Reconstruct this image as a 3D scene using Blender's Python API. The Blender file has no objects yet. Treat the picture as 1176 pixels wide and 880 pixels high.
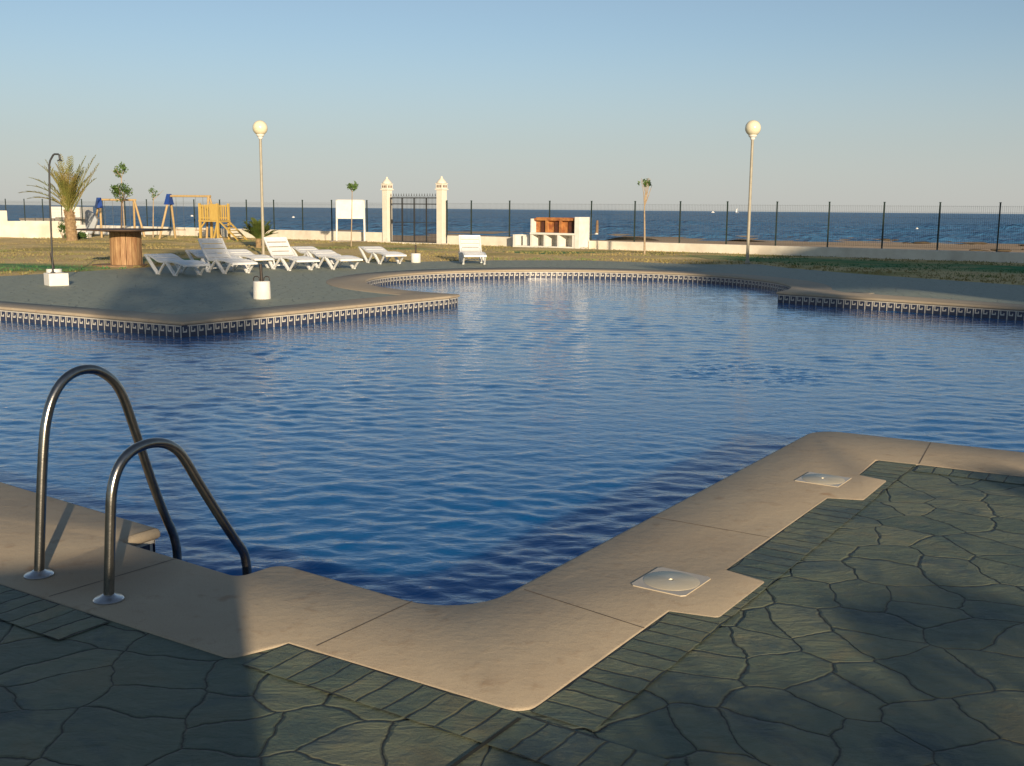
import bpy, bmesh, math, random
import numpy as np
from mathutils import Vector, Matrix
random.seed(11)
RNG = np.random.default_rng(5)
R = math.radians
scene = bpy.context.scene
col = scene.collection

# ------------------------------------------------------------------ camera
H = 1.6
PITCH = math.atan(199.5 / 1250.0)
ROLL = math.atan(0.009)
fwd = Vector((0, math.cos(PITCH), -math.sin(PITCH)))
R0 = Vector((1, 0, 0)); U0 = R0.cross(fwd)
RV = R0 * math.cos(ROLL) + U0 * math.sin(ROLL)
UV = U0 * math.cos(ROLL) - R0 * math.sin(ROLL)
cd = bpy.data.cameras.new('camera'); cam = bpy.data.objects.new('camera', cd); col.objects.link(cam)
m = Matrix((RV, UV, -fwd)).transposed().to_4x4(); m.translation = Vector((0, 0, H))
cam.matrix_world = m
cd.sensor_width = 36.0; cd.lens = 1250.0 / 1176.0 * 36.0
cd.clip_start = 0.05; cd.clip_end = 90000
scene.camera = cam

# ------------------------------------------------------------------ light
SUN_EL = R(12.0)
SH = Vector((0.284, -0.959))            # horizontal direction towards the sun
sun_dir = Vector((SH.x * math.cos(SUN_EL), SH.y * math.cos(SUN_EL), math.sin(SUN_EL)))
world = bpy.data.worlds.new('World'); scene.world = world; world.use_nodes = True
wn = world.node_tree.nodes; wl = world.node_tree.links
sky = wn.new('ShaderNodeTexSky'); sky.sky_type = 'NISHITA'; sky.sun_disc = False
sky.sun_elevation = SUN_EL; sky.sun_rotation = math.atan2(SH.x, SH.y)
sky.air_density = 1.0; sky.dust_density = 0.25; sky.ozone_density = 4.0
bg = wn['Background']; bg.inputs['Strength'].default_value = 0.088
hs = wn.new('ShaderNodeHueSaturation'); hs.inputs['Saturation'].default_value = 0.72     # hazy, washed-out evening air
wl.new(sky.outputs[0], hs.inputs['Color'])
tn = wn.new('ShaderNodeMix'); tn.data_type = 'RGBA'; tn.blend_type = 'MULTIPLY'; tn.inputs[0].default_value = 1.0; tn.inputs[7].default_value = (.97, 1.0, .965, 1)
wl.new(hs.outputs[0], tn.inputs[6])
# band of evening haze low over the sea
wtc = wn.new('ShaderNodeTexCoord'); wsep = wn.new('ShaderNodeSeparateXYZ'); wl.new(wtc.outputs['Generated'], wsep.inputs[0])
wmr = wn.new('ShaderNodeMapRange'); wmr.interpolation_type = 'SMOOTHSTEP'; wl.new(wsep.outputs[2], wmr.inputs[0])
for i_, v_ in ((1, 0.0), (2, 0.17), (3, 0.75), (4, 0.0)): wmr.inputs[i_].default_value = v_
hz_ = wn.new('ShaderNodeMix'); hz_.data_type = 'RGBA'; wl.new(wmr.outputs[0], hz_.inputs[0]); wl.new(tn.outputs[2], hz_.inputs[6]); hz_.inputs[7].default_value = (4.75, 4.72, 4.66, 1)
wl.new(hz_.outputs[2], bg.inputs['Color'])
sl = bpy.data.lights.new('sun', 'SUN'); sl.energy = 5.0; sl.angle = R(0.53); sl.color = (1.0, 0.81, 0.57)
so = bpy.data.objects.new('sun', sl); col.objects.link(so); so.location = (10, -30, 30)
so.rotation_euler = sun_dir.to_track_quat('Z', 'Y').to_euler()
scene.view_settings.view_transform = 'Standard'; scene.view_settings.look = 'None'
scene.view_settings.exposure = 0.35; scene.view_settings.gamma = 1.0
scene.view_settings.use_curve_mapping = False

# ------------------------------------------------------------------ placing helpers
def ray(x, y): return fwd + RV * ((x - 588) / 1250.0) + UV * (-(y - 440) / 1250.0)
def g(x, y, z=0.0):
    d = ray(x, y); return Vector((0, 0, H)) + d * ((z - H) / d.z)
def at(x, y, Y):
    d = ray(x, y); return Vector((0, 0, H)) + d * (Y / d.y)
DA = Vector((0.539, 0.842)); DB = Vector((0.842, -0.539))
W0 = Vector((5.29, 44.2)); WD = Vector((0.82, -0.572)).normalized(); WN = Vector((WD.y, -WD.x))   # WN points to the camera side
def ws(x):                               # distance along the wall line seen in column x
    q = ray(x, 240.5 + 0.009 * (x - 588)); k = q.x / q.y
    return (k * W0.y - W0.x) / (WD.x - k * WD.y)
def wp(s, n=0.0, z=0.0):
    p = W0 + WD * s + WN * n; return Vector((p.x, p.y, z))
WROT = math.atan2(WD.y, WD.x)

# ------------------------------------------------------------------ mesh builder
class MB:
    def __init__(self): self.v = []; self.f = []; self.uv = None
    def add(self, vs, fs):
        o = len(self.v); self.v += [tuple(p) for p in vs]; self.f += [tuple(i + o for i in f) for f in fs]; return self
    def box(self, c, s, rz=0.0, M=None):
        pts = []
        for dz in (-.5, .5):
            for dx, dy in ((-.5, -.5), (.5, -.5), (.5, .5), (-.5, .5)):
                p = Vector((dx * s[0], dy * s[1], dz * s[2]))
                if M is not None: p = M @ p
                elif rz: p = Matrix.Rotation(rz, 3, 'Z') @ p
                pts.append(p + Vector(c))
        return self.add(pts, [(3, 2, 1, 0), (4, 5, 6, 7), (0, 1, 5, 4), (1, 2, 6, 5), (2, 3, 7, 6), (3, 0, 4, 7)])
    def bar(self, a, b, w, d, up=(0, 0, 1)):  # square bar from a to b
        a = Vector(a); b = Vector(b); z = (b - a); L = z.length; z.normalize()
        x = z.cross(Vector(up));
        if x.length < 1e-4: x = z.cross(Vector((0, 1, 0)))
        x.normalize(); y = z.cross(x)
        return self.box((a + b) / 2, (w, d, L), M=Matrix((x, y, z)).transposed())
    def tube(self, pts, r, seg=10, cap=True):
        pts = [Vector(p) for p in pts]; n = len(pts)
        rs = r if isinstance(r, (list, tuple)) else [r] * n
        T = [(pts[min(i + 1, n - 1)] - pts[max(i - 1, 0)]).normalized() for i in range(n)]
        x = T[0].orthogonal().normalized(); vs = []
        for i in range(n):
            x = (x - T[i] * x.dot(T[i])).normalized(); y = T[i].cross(x)
            for k in range(seg):
                a = 2 * math.pi * k / seg; vs.append(pts[i] + (x * math.cos(a) + y * math.sin(a)) * rs[i])
        fs = [(i * seg + k, i * seg + (k + 1) % seg, (i + 1) * seg + (k + 1) % seg, (i + 1) * seg + k) for i in range(n - 1) for k in range(seg)]
        if cap: fs += [tuple(reversed(range(seg))), tuple(range((n - 1) * seg, n * seg))]
        return self.add(vs, fs)
    def lathe(self, prof, c=(0, 0, 0), seg=24):
        vs = []; n = len(prof)
        for r_, z_ in prof:
            for k in range(seg):
                a = 2 * math.pi * k / seg; vs.append((c[0] + r_ * math.cos(a), c[1] + r_ * math.sin(a), c[2] + z_))
        fs = [(i * seg + k, i * seg + (k + 1) % seg, (i + 1) * seg + (k + 1) % seg, (i + 1) * seg + k) for i in range(n - 1) for k in range(seg)]
        fs += [tuple(reversed(range(seg))), tuple(range((n - 1) * seg, n * seg))]
        return self.add(vs, fs)
    def sphere(self, c, r, seg=20, rings=12, sc=(1, 1, 1)):
        prof = [(max(r * math.sin(math.pi * i / rings), 1e-4), -r * math.cos(math.pi * i / rings)) for i in range(rings + 1)]
        o = len(self.v); self.lathe(prof, (0, 0, 0), seg)
        for i in range(o, len(self.v)):
            p = self.v[i]; self.v[i] = (p[0] * sc[0] + c[0], p[1] * sc[1] + c[1], p[2] * sc[2] + c[2])
        return self
    def mesh(self, name):
        me = bpy.data.meshes.new(name); me.from_pydata(self.v, [], self.f); me.update(); return me
    def build(self, name, mt, parent=None, smooth=False, bevel=0.0):
        me = self.mesh(name)
        bm = bmesh.new(); bm.from_mesh(me); bmesh.ops.recalc_face_normals(bm, faces=bm.faces)
        if bevel:
            es = [e for e in bm.edges if len(e.link_faces) == 2 and e.calc_face_angle(0) > 0.6]
            bmesh.ops.bevel(bm, geom=es, offset=bevel, segments=2, profile=0.5, affect='EDGES', clamp_overlap=True)
        bm.to_mesh(me); bm.free()
        return link(name, me, mt, parent, smooth)
def link(name, me, mt, parent=None, smooth=False):
    if isinstance(mt, (list, tuple)):
        for q in mt: me.materials.append(q)
    else: me.materials.append(mt)
    if smooth:
        me.polygons.foreach_set('use_smooth', [True] * len(me.polygons))
        me.set_sharp_from_angle(angle=R(50))
    o = bpy.data.objects.new(name, me); col.objects.link(o)
    if parent: o.parent = parent
    return o
def tag(o, label=None, cat=None, group=None, kind=None):
    if label: o['label'] = label
    if cat: o['category'] = cat
    if group: o['group'] = group
    if kind: o['kind'] = kind
    return o
def thing(name, label, cat, loc=(0, 0, 0), rz=0.0, group=None):
    o = bpy.data.objects.new(name, None); col.objects.link(o); o.location = loc; o.rotation_euler = (0, 0, rz)
    o.empty_display_size = .2
    return tag(o, label, cat, group)
def dup(o, loc, rz, label, parent=None):
    c = o.copy(); col.objects.link(c)
    if parent: c.parent = parent
    else: c.location = loc; c.rotation_euler = (0, 0, rz); c['label'] = label
    for ch in [k for k in col.objects if k.parent == o]: dup(ch, None, None, None, c)
    return c

# ------------------------------------------------------------------ materials
def mat(name, c1, c2=None, scale=8.0, rough=0.6, bump=0.0, bscale=None, metal=0.0, detail=6.0, stretch=None, spec=0.5, c3=None, s3=1.0, lo=0.35, hi=0.65, bdist=0.02):
    mt = bpy.data.materials.new(name); mt.use_nodes = True
    n = mt.node_tree.nodes; l = mt.node_tree.links; b = n['Principled BSDF']
    b.inputs['Roughness'].default_value = rough; b.inputs['Metallic'].default_value = metal
    b.inputs['Specular IOR Level'].default_value = spec
    b.inputs['Base Color'].default_value = (*c1, 1)
    tc = n.new('ShaderNodeTexCoord'); vec = tc.outputs['Object']
    if stretch:
        mp = n.new('ShaderNodeMapping'); mp.inputs['Scale'].default_value = stretch; l.new(vec, mp.inputs[0]); vec = mp.outputs[0]
    def noise(s, d):
        t = n.new('ShaderNodeTexNoise'); t.inputs['Scale'].default_value = s; t.inputs['Detail'].default_value = d
        t.inputs['Roughness'].default_value = 0.6; l.new(vec, t.inputs['Vector']); return t
    out = None
    def mix(fac, a, b_):
        x = n.new('ShaderNodeMix'); x.data_type = 'RGBA'; l.new(fac, x.inputs[0])
        for s, i in ((a, 6), (b_, 7)):
            if isinstance(s, tuple): x.inputs[i].default_value = (*s, 1)
            else: l.new(s, x.inputs[i])
        return x.outputs[2]
    def rng(s, a, b_):
        x = n.new('ShaderNodeMapRange'); l.new(s, x.inputs[0]); x.inputs[1].default_value = a; x.inputs[2].default_value = b_; return x.outputs[0]
    if c2:
        out = mix(rng(noise(scale, detail).outputs[0], lo, hi), c1, c2)
        if c3: out = mix(rng(noise(s3, 4).outputs[0], .5, .68), out, c3)
        l.new(out, b.inputs['Base Color'])
    if bump:
        bp = n.new('ShaderNodeBump'); bp.inputs['Strength'].default_value = bump; bp.inputs['Distance'].default_value = bdist
        l.new(noise(bscale or scale * 4, 8).outputs[0], bp.inputs['Height']); l.new(bp.outputs[0], b.inputs['Normal'])
    return mt

M = {}
M['wall'] = mat('cream_render', (.78, .73, .62), (.70, .64, .53), 3, .8, .25, 30, c3=(.60, .54, .44), s3=.7)
M['white'] = mat('white_render', (.80, .78, .73), (.72, .69, .62), 4, .75, .15, 40)
M['plastic'] = mat('white_resin', (.80, .80, .79), (.72, .72, .70), 6, .38, .03, 60)
M['steel'] = mat('brushed_steel', (.34, .325, .30), (.26, .25, .23), 30, .24, .03, 120, metal=1.0)
M['plate'] = mat('steel_flange', (.60, .60, .60), (.48, .48, .48), 30, .28, .05, 90, metal=1.0)
M['pole'] = mat('cream_painted_steel', (.38, .34, .26), (.31, .28, .21), 6, .45)
M['globe'] = mat('opal_globe', (.78, .72, .52), (.72, .66, .47), 2, .22)
M['black'] = mat('dark_iron', (.025, .028, .03), (.04, .04, .04), 20, .5)
M['brown_iron'] = mat('dark_brown_pole', (.045, .03, .022), (.03, .022, .018), 20, .5)
M['fence'] = mat('dark_green_paint', (.012, .03, .022), (.02, .035, .03), 10, .5)
M['wire'] = mat('fence_wire', (.07, .08, .075), (.10, .10, .09), 10, .5)
M['wood'] = mat('worn_red_brown_wood', (.24, .115, .05), (.46, .29, .14), 3, .7, .3, 10, stretch=(9, 9, .8))
M['wood_dark'] = mat('dark_weathered_wood', (.06, .04, .03), (.10, .065, .045), 4, .7, .2)
M['base_wood'] = mat('weathered_board', (.26, .17, .09), (.18, .11, .06), 5, .8, .2)
M['pine'] = mat('yellow_pine', (.52, .36, .10), (.44, .29, .07), 4, .55, .1, 15, stretch=(6, 6, 1))
M['pine_pale'] = mat('pale_pine', (.50, .36, .18), (.40, .27, .12), 4, .6, .1, 15, stretch=(6, 6, 1))
M['blue'] = mat('blue_plastic', (.015, .05, .22), (.02, .06, .26), 4, .4)
M['brick'] = mat('orange_brick', (.50, .23, .07), (.36, .14, .045), 6, .85, .3, 25, c3=(.25, .08, .03), s3=3)
M['dark_recess'] = mat('dark_recess_tone', (.06, .022, .012), (.10, .03, .015), 5, .9)  # soot and the shade inside openings put into one dark colour
M['bark'] = mat('pale_bark', (.42, .33, .22), (.30, .22, .14), 12, .85, .3)
M['bark_dark'] = mat('dark_bark', (.10, .07, .05), (.16, .11, .07), 12, .85, .3)
M['leaf'] = mat('fresh_leaf', (.055, .12, .018), (.11, .17, .03), 3, .5)
M['leaf_dark'] = mat('deep_leaf', (.035, .085, .014), (.07, .12, .02), 3, .5)
M['palm_leaf'] = mat('olive_palm_leaf', (.11, .14, .03), (.22, .195, .05), 2, .55, c3=(.24, .17, .06), s3=1.2)
M['palm_green'] = mat('green_palm_leaf', (.06, .10, .02), (.12, .14, .03), 2, .55)
M['palm_trunk'] = mat('fibrous_palm_trunk', (.36, .25, .13), (.20, .13, .07), 10, .9, .6, 20)
M['boat'] = mat('white_hull', (.82, .80, .76), (.75, .73, .70), 2, .4)
M['grey_cloth'] = mat('pale_grey_cover', (.30, .33, .36), (.38, .40, .42), 3, .6)
M['roof'] = mat('grey_roof', (.30, .27, .23), (.22, .19, .16), 3, .8)
M['sand'] = mat('beach_sand', (.52, .385, .25), (.44, .32, .205), .12, .95, .35, 1.5, c3=(.30, .21, .135), s3=.05, spec=.1)
M['foam'] = mat('sea_foam', (.80, .80, .78), (.7, .7, .7), 2, .8)
M['scrub'] = mat('dry_scrub', (.06, .045, .025), (.10, .07, .035), 2, .9)
M['basin'] = mat('blue_mosaic_basin', (.02, .10, .34), (.015, .075, .27), 25, .3)
M['navy'] = mat('navy_glazed_tile', (.025, .033, .065), (.04, .05, .09), 40, .22)
M['tile_white'] = mat('white_glazed_tile', (.62, .58, .50), (.50, .47, .40), 30, .3)
M['joint'] = mat('dark_joint', (.17, .13, .09), (.10, .08, .06), 10, .95)
M['plaster_far'] = mat('ochre_facade', (.55, .45, .33), (.48, .38, .27), 1, .85)
M['glass_dark'] = mat('dark_window_glass', (.03, .04, .05), (.04, .05, .06), 1, .1)
M['lid'] = mat('ivory_plastic_lid', (.52, .44, .32), (.45, .38, .28), 8, .3, .05, 40)

def brushed_lid():
    mt = bpy.data.materials.new('radially_brushed_lid'); mt.use_nodes = True; n = mt.node_tree.nodes; l = mt.node_tree.links; b = n['Principled BSDF']
    b.inputs['Base Color'].default_value = (.60, .53, .39, 1); b.inputs['Metallic'].default_value = .25; b.inputs['Roughness'].default_value = .45
    b.inputs['Anisotropic'].default_value = .6
    t = n.new('ShaderNodeTangent'); t.direction_type = 'RADIAL'; t.axis = 'Z'; l.new(t.outputs[0], b.inputs['Tangent']); return mt
M['brushed'] = brushed_lid()
def nodes(name):
    mt = bpy.data.materials.new(name); mt.use_nodes = True
    n = mt.node_tree.nodes; l = mt.node_tree.links
    return mt, n, l, n['Principled BSDF']
def nd(n, l, typ, ins=None, **props):
    x = n.new(typ)
    for k, v in props.items(): setattr(x, k, v)
    for k, v in (ins or {}).items():
        if hasattr(v, 'is_output'): l.new(v, x.inputs[k])
        else: x.inputs[k].default_value = v
    return x
def cmix(n, l, fac, a, b, blend='MIX'):
    x = n.new('ShaderNodeMix'); x.data_type = 'RGBA'; x.blend_type = blend
    for v, i in ((fac, 0), (a, 6), (b, 7)):
        if hasattr(v, 'is_output'): l.new(v, x.inputs[i])
        elif i == 0: x.inputs[0].default_value = v
        else: x.inputs[i].default_value = (*v, 1)
    return x.outputs[2]
def mrange(n, l, v, a, b, c=0., d=1.):
    x = nd(n, l, 'ShaderNodeMapRange', {0: v, 1: a, 2: b, 3: c, 4: d}); return x.outputs[0]
def math_(n, l, op, a, b=0.0):
    x = nd(n, l, 'ShaderNodeMath', {0: a, 1: b}, operation=op); return x.outputs[0]

def coping_material():
    mt, n, l, b = nodes('sandstone_coping')
    tc = n.new('ShaderNodeTexCoord'); v = tc.outputs['Object']
    big = nd(n, l, 'ShaderNodeTexNoise', {'Vector': v, 'Scale': 1.1, 'Detail': 5.0, 'Roughness': .65})
    mid = nd(n, l, 'ShaderNodeTexNoise', {'Vector': v, 'Scale': 9.0, 'Detail': 6.0, 'Roughness': .7})
    fine = nd(n, l, 'ShaderNodeTexNoise', {'Vector': v, 'Scale': 260.0, 'Detail': 3.0})
    c = cmix(n, l, mrange(n, l, big.outputs[0], .35, .65), (.46, .385, .275), (.405, .33, .235))
    c = cmix(n, l, mrange(n, l, mid.outputs[0], .55, .75, 0, .55), c, (.31, .215, .135))
    c = cmix(n, l, mrange(n, l, fine.outputs[0], .35, .7, 0, .45), c, (.25, .19, .13))
    pit = nd(n, l, 'ShaderNodeTexVoronoi', {'Vector': v, 'Scale': 55.0}, feature='F1')
    c = cmix(n, l, mrange(n, l, pit.outputs['Distance'], .16, .06, 0, .5), c, (.18, .13, .09))
    spot = nd(n, l, 'ShaderNodeTexNoise', {'Vector': v, 'Scale': 4.5, 'Detail': 8.0, 'Roughness': .75})
    c = cmix(n, l, mrange(n, l, spot.outputs[0], .58, .72, 0, .5), c, (.26, .19, .125))
    rust = nd(n, l, 'ShaderNodeTexNoise', {'Vector': v, 'Scale': 3.1, 'Detail': 3.0})
    c = cmix(n, l, mrange(n, l, rust.outputs[0], .68, .74, 0, .5), c, (.24, .12, .05))
    # rusty water stain round the ladder feet
    st1 = nd(n, l, 'ShaderNodeVectorMath', {0: v, 1: (-1.80, 4.58, 0)}, operation='SUBTRACT')
    st2 = nd(n, l, 'ShaderNodeVectorMath', {0: st1.outputs[0]}, operation='LENGTH')
    sd = math_(n, l, 'ADD', st2.outputs['Value'], math_(n, l, 'MULTIPLY', big.outputs[0], .5))
    c = cmix(n, l, mrange(n, l, sd, .62, .36, 0, .55), c, (.24, .155, .085))
    l.new(c, b.inputs['Base Color']); b.inputs['Roughness'].default_value = .75; b.inputs['Specular IOR Level'].default_value = .3
    bp = nd(n, l, 'ShaderNodeBump', {'Strength': .22, 'Distance': .004, 'Height': fine.outputs[0]})
    bp2 = nd(n, l, 'ShaderNodeBump', {'Strength': .25, 'Distance': .02, 'Height': mid.outputs[0], 'Normal': bp.outputs[0]})
    l.new(bp2.outputs[0], b.inputs['Normal'])
    return mt
def stamp_common(n, l, b, v, joint, height, tone, pale_mix=0.0):
    grime = nd(n, l, 'ShaderNodeTexNoise', {'Vector': v, 'Scale': 1.3, 'Detail': 8.0, 'Roughness': .7})
    fine = nd(n, l, 'ShaderNodeTexNoise', {'Vector': v, 'Scale': 22.0, 'Detail': 10.0, 'Roughness': .75})
    mp = nd(n, l, 'ShaderNodeMapping', {0: v, 'Scale': (1, 2.2, 1), 'Rotation': (0, 0, .5)})
    ridge = nd(n, l, 'ShaderNodeTexNoise', {'Vector': mp.outputs[0], 'Scale': 4.0, 'Detail': 7.0, 'Roughness': .6, 'Distortion': .9})
    patch = nd(n, l, 'ShaderNodeTexNoise', {'Vector': v, 'Scale': 2.6, 'Detail': 5.0, 'Roughness': .6, 'Distortion': .4})
    c = cmix(n, l, mrange(n, l, grime.outputs[0], .35, .65), (.135, .168, .112), (.205, .205, .128))
    c = cmix(n, l, mrange(n, l, patch.outputs[0], .50, .62, 0, .85), c, (.050, .082, .088))
    c = cmix(n, l, mrange(n, l, patch.outputs[0], .44, .34, 0, .6), c, (.24, .195, .10))
    c = cmix(n, l, tone, c, (.072, .108, .082))
    c = cmix(n, l, mrange(n, l, fine.outputs[0], .52, .74, 0, .6), c, (.20, .19, .13))
    c = cmix(n, l, mrange(n, l, grime.outputs[0], .60, .74, 0, .6), c, (.22, .19, .13))
    if pale_mix: c = cmix(n, l, pale_mix, c, (.30, .325, .255)); joint = math_(n, l, 'MAXIMUM', joint, .6)  # mixes in a paler tone and softens the joints
    c = cmix(n, l, joint, (.022, .022, .017), c)
    l.new(c, b.inputs['Base Color'])
    l.new(mrange(n, l, fine.outputs[0], .3, .7, .48, .72), b.inputs['Roughness'])
    b.inputs['Specular IOR Level'].default_value = .4
    h = math_(n, l, 'ADD', height, math_(n, l, 'MULTIPLY', ridge.outputs[0], 1.9))
    h = math_(n, l, 'ADD', h, math_(n, l, 'MULTIPLY', fine.outputs[0], .8))
    bp = nd(n, l, 'ShaderNodeBump', {'Strength': .9, 'Distance': .017, 'Height': h})
    l.new(bp.outputs[0], b.inputs['Normal'])
def paving_material(pale_mix=0.0):
    mt, n, l, b = nodes('pale_stamped_paving' if pale_mix else 'stamped_concrete_paving')
    tc = n.new('ShaderNodeTexCoord'); v = tc.outputs['Object']
    wa = nd(n, l, 'ShaderNodeTexNoise', {'Vector': v, 'Scale': 1.6, 'Detail': 2.0})
    wb = nd(n, l, 'ShaderNodeTexNoise', {'Vector': v, 'Scale': 9.0, 'Detail': 4.0})
    o1 = nd(n, l, 'ShaderNodeVectorMath', {0: wa.outputs['Color'], 1: (.5, .5, .5)}, operation='SUBTRACT')
    o2 = nd(n, l, 'ShaderNodeVectorMath', {0: wb.outputs['Color'], 1: (.5, .5, .5)}, operation='SUBTRACT')
    s1 = nd(n, l, 'ShaderNodeVectorMath', {0: o1.outputs[0], 'Scale': .28}, operation='SCALE')
    s2 = nd(n, l, 'ShaderNodeVectorMath', {0: o2.outputs[0], 'Scale': .05}, operation='SCALE')
    a1 = nd(n, l, 'ShaderNodeVectorMath', {0: v, 1: s1.outputs[0]}, operation='ADD')
    a2 = nd(n, l, 'ShaderNodeVectorMath', {0: a1.outputs[0], 1: s2.outputs[0]}, operation='ADD')
    flat = nd(n, l, 'ShaderNodeMapping', {0: a2.outputs[0], 'Scale': (1, 1, 0)})
    ve = nd(n, l, 'ShaderNodeTexVoronoi', {'Vector': flat.outputs[0], 'Scale': 3.7, 'Randomness': .9}, feature='DISTANCE_TO_EDGE', voronoi_dimensions='2D')
    vc = nd(n, l, 'ShaderNodeTexVoronoi', {'Vector': flat.outputs[0], 'Scale': 3.7, 'Randomness': .9}, feature='F1', voronoi_dimensions='2D')
    wid = nd(n, l, 'ShaderNodeTexNoise', {'Vector': v, 'Scale': 3.0, 'Detail': 2.0})
    d = math_(n, l, 'DIVIDE', ve.outputs['Distance'], mrange(n, l, wid.outputs[0], .3, .7, .5, 1.7))
    joint = mrange(n, l, d, .003, .018)
    hgt = mrange(n, l, d, .0, .034)
    sep = nd(n, l, 'ShaderNodeSeparateColor', {0: vc.outputs['Color']})
    hgt = math_(n, l, 'ADD', hgt, math_(n, l, 'MULTIPLY', sep.outputs[1], .3))
    stamp_common(n, l, b, v, joint, hgt, math_(n, l, 'MULTIPLY', sep.outputs[0], .8), pale_mix)
    return mt
def brick_border_material():
    mt, n, l, b = nodes('stamped_brick_border')
    uv = n.new('ShaderNodeUVMap'); uv.uv_map = 'UVMap'
    tc = n.new('ShaderNodeTexCoord'); v = tc.outputs['Object']
    wa = nd(n, l, 'ShaderNodeTexNoise', {'Vector': v, 'Scale': 6.0, 'Detail': 3.0})
    o1 = nd(n, l, 'ShaderNodeVectorMath', {0: wa.outputs['Color'], 1: (.5, .5, .5)}, operation='SUBTRACT')
    s1 = nd(n, l, 'ShaderNodeVectorMath', {0: o1.outputs[0], 'Scale': .045}, operation='SCALE')
    a1 = nd(n, l, 'ShaderNodeVectorMath', {0: uv.outputs[0], 1: s1.outputs[0]}, operation='ADD')
    sp = nd(n, l, 'ShaderNodeSeparateXYZ', {0: a1.outputs[0]})
    u = math_(n, l, 'DIVIDE', sp.outputs[0], .105)
    du = math_(n, l, 'MULTIPLY', math_(n, l, 'PINGPONG', u, .5), .105)
    dv = math_(n, l, 'PINGPONG', sp.outputs[1], .115)
    d = math_(n, l, 'MINIMUM', du, dv)
    # random tone per brick
    fl = math_(n, l, 'FLOOR', math_(n, l, 'ADD', u, .0))
    wnz = nd(n, l, 'ShaderNodeTexWhiteNoise', {'W': fl}, noise_dimensions='1D')
    worn = nd(n, l, 'ShaderNodeTexNoise', {'Vector': v, 'Scale': 3.3, 'Detail': 4.0})
    jw = mrange(n, l, worn.outputs[0], .35, .65, .0, .005)
    joint = mrange(n, l, math_(n, l, 'SUBTRACT', d, jw), -.002, .004)
    stamp_common(n, l, b, v, joint, mrange(n, l, d, 0., .008), math_(n, l, 'MULTIPLY', wnz.outputs[0], .7))
    return mt
def lawn_material():
    mt, n, l, b = nodes('dry_patchy_lawn')
    tc = n.new('ShaderNodeTexCoord'); v = tc.outputs['Object']
    mp = nd(n, l, 'ShaderNodeMapping', {0: v, 'Scale': (.55, 1, 1), 'Rotation': (0, 0, .35)})
    n1 = nd(n, l, 'ShaderNodeTexNoise', {'Vector': mp.outputs[0], 'Scale': .28, 'Detail': 6.0, 'Roughness': .6})
    n2 = nd(n, l, 'ShaderNodeTexNoise', {'Vector': mp.outputs[0], 'Scale': .75, 'Detail': 8.0, 'Roughness': .7})
    n3 = nd(n, l, 'ShaderNodeTexNoise', {'Vector': v, 'Scale': 9.0, 'Detail': 6.0, 'Roughness': .7})
    c = cmix(n, l, mrange(n, l, n2.outputs[0], .38, .62), (.58, .42, .19), (.70, .54, .27))
    c = cmix(n, l, mrange(n, l, n1.outputs[0], .50, .60, 0, .85), c, (.33, .29, .095))
    at_ = nd(n, l, 'ShaderNodeAttribute', attribute_name='green')
    gf = math_(n, l, 'MULTIPLY', at_.outputs['Fac'], mrange(n, l, n2.outputs[0], .30, .55))
    c = cmix(n, l, gf, c, (.06, .22, .085))
    c = cmix(n, l, mrange(n, l, n3.outputs[0], .5, .75, 0, .45), c, (.16, .11, .05))
    l.new(c, b.inputs['Base Color']); b.inputs['Roughness'].default_value = .95; b.inputs['Specular IOR Level'].default_value = .1
    bp = nd(n, l, 'ShaderNodeBump', {'Strength': .5, 'Distance': .03, 'Height': n3.outputs[0]})
    l.new(bp.outputs[0], b.inputs['Normal'])
    return mt
def water_material(name, deep, trans, bump_s, bump_sc, rough, see, stretch=(1, 1.6, 1), refl=1.0):
    mt, n, l, b = nodes(name); n.remove(b)
    out = n['Material Output']
    tc = n.new('ShaderNodeTexCoord')
    mp = nd(n, l, 'ShaderNodeMapping', {0: tc.outputs['Object'], 'Scale': stretch})
    n1 = nd(n, l, 'ShaderNodeTexNoise', {'Vector': mp.outputs[0], 'Scale': bump_sc, 'Detail': 3.0, 'Roughness': .5, 'Distortion': .6})
    bp = nd(n, l, 'ShaderNodeBump', {'Strength': bump_s, 'Distance': .5 / bump_sc, 'Height': n1.outputs[0]})
    N = bp.outputs[0]
    dif = nd(n, l, 'ShaderNodeSubsurfaceScattering', {'Color': (*deep, 1), 'Normal': N, 'Scale': .45, 'Radius': (1, 1, 1)}, falloff='BURLEY') if see else nd(n, l, 'ShaderNodeBsdfDiffuse', {'Color': (*deep, 1), 'Normal': N})
    tr = nd(n, l, 'ShaderNodeBsdfTransparent', {'Color': (*trans, 1)})
    body = nd(n, l, 'ShaderNodeMixShader', {0: see, 1: dif.outputs[0], 2: tr.outputs[0]})
    gl = nd(n, l, 'ShaderNodeBsdfGlossy', {'Color': (1, 1, 1, 1), 'Roughness': rough, 'Normal': N})
    fr = nd(n, l, 'ShaderNodeFresnel', {'IOR': 1.33, 'Normal': N})
    fin = nd(n, l, 'ShaderNodeMixShader', {0: math_(n, l, 'MULTIPLY', fr.outputs[0], refl), 1: body.outputs[0], 2: gl.outputs[0]})
    l.new(fin.outputs[0], out.inputs[0])
    return mt
M['coping'] = coping_material(); M['paving'] = paving_material(); M['paving_pale'] = paving_material(.85); M['border'] = brick_border_material(); M['lawn'] = lawn_material()
M['pool_water'] = water_material('pool_water', (.005, .128, .36), (.22, .66, .95), .14, 11.0, .03, .07)
M['sea_water'] = water_material('sea_water', (.052, .150, .285), (1, 1, 1), .8, .5, .2, 0.0, refl=.42)

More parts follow.
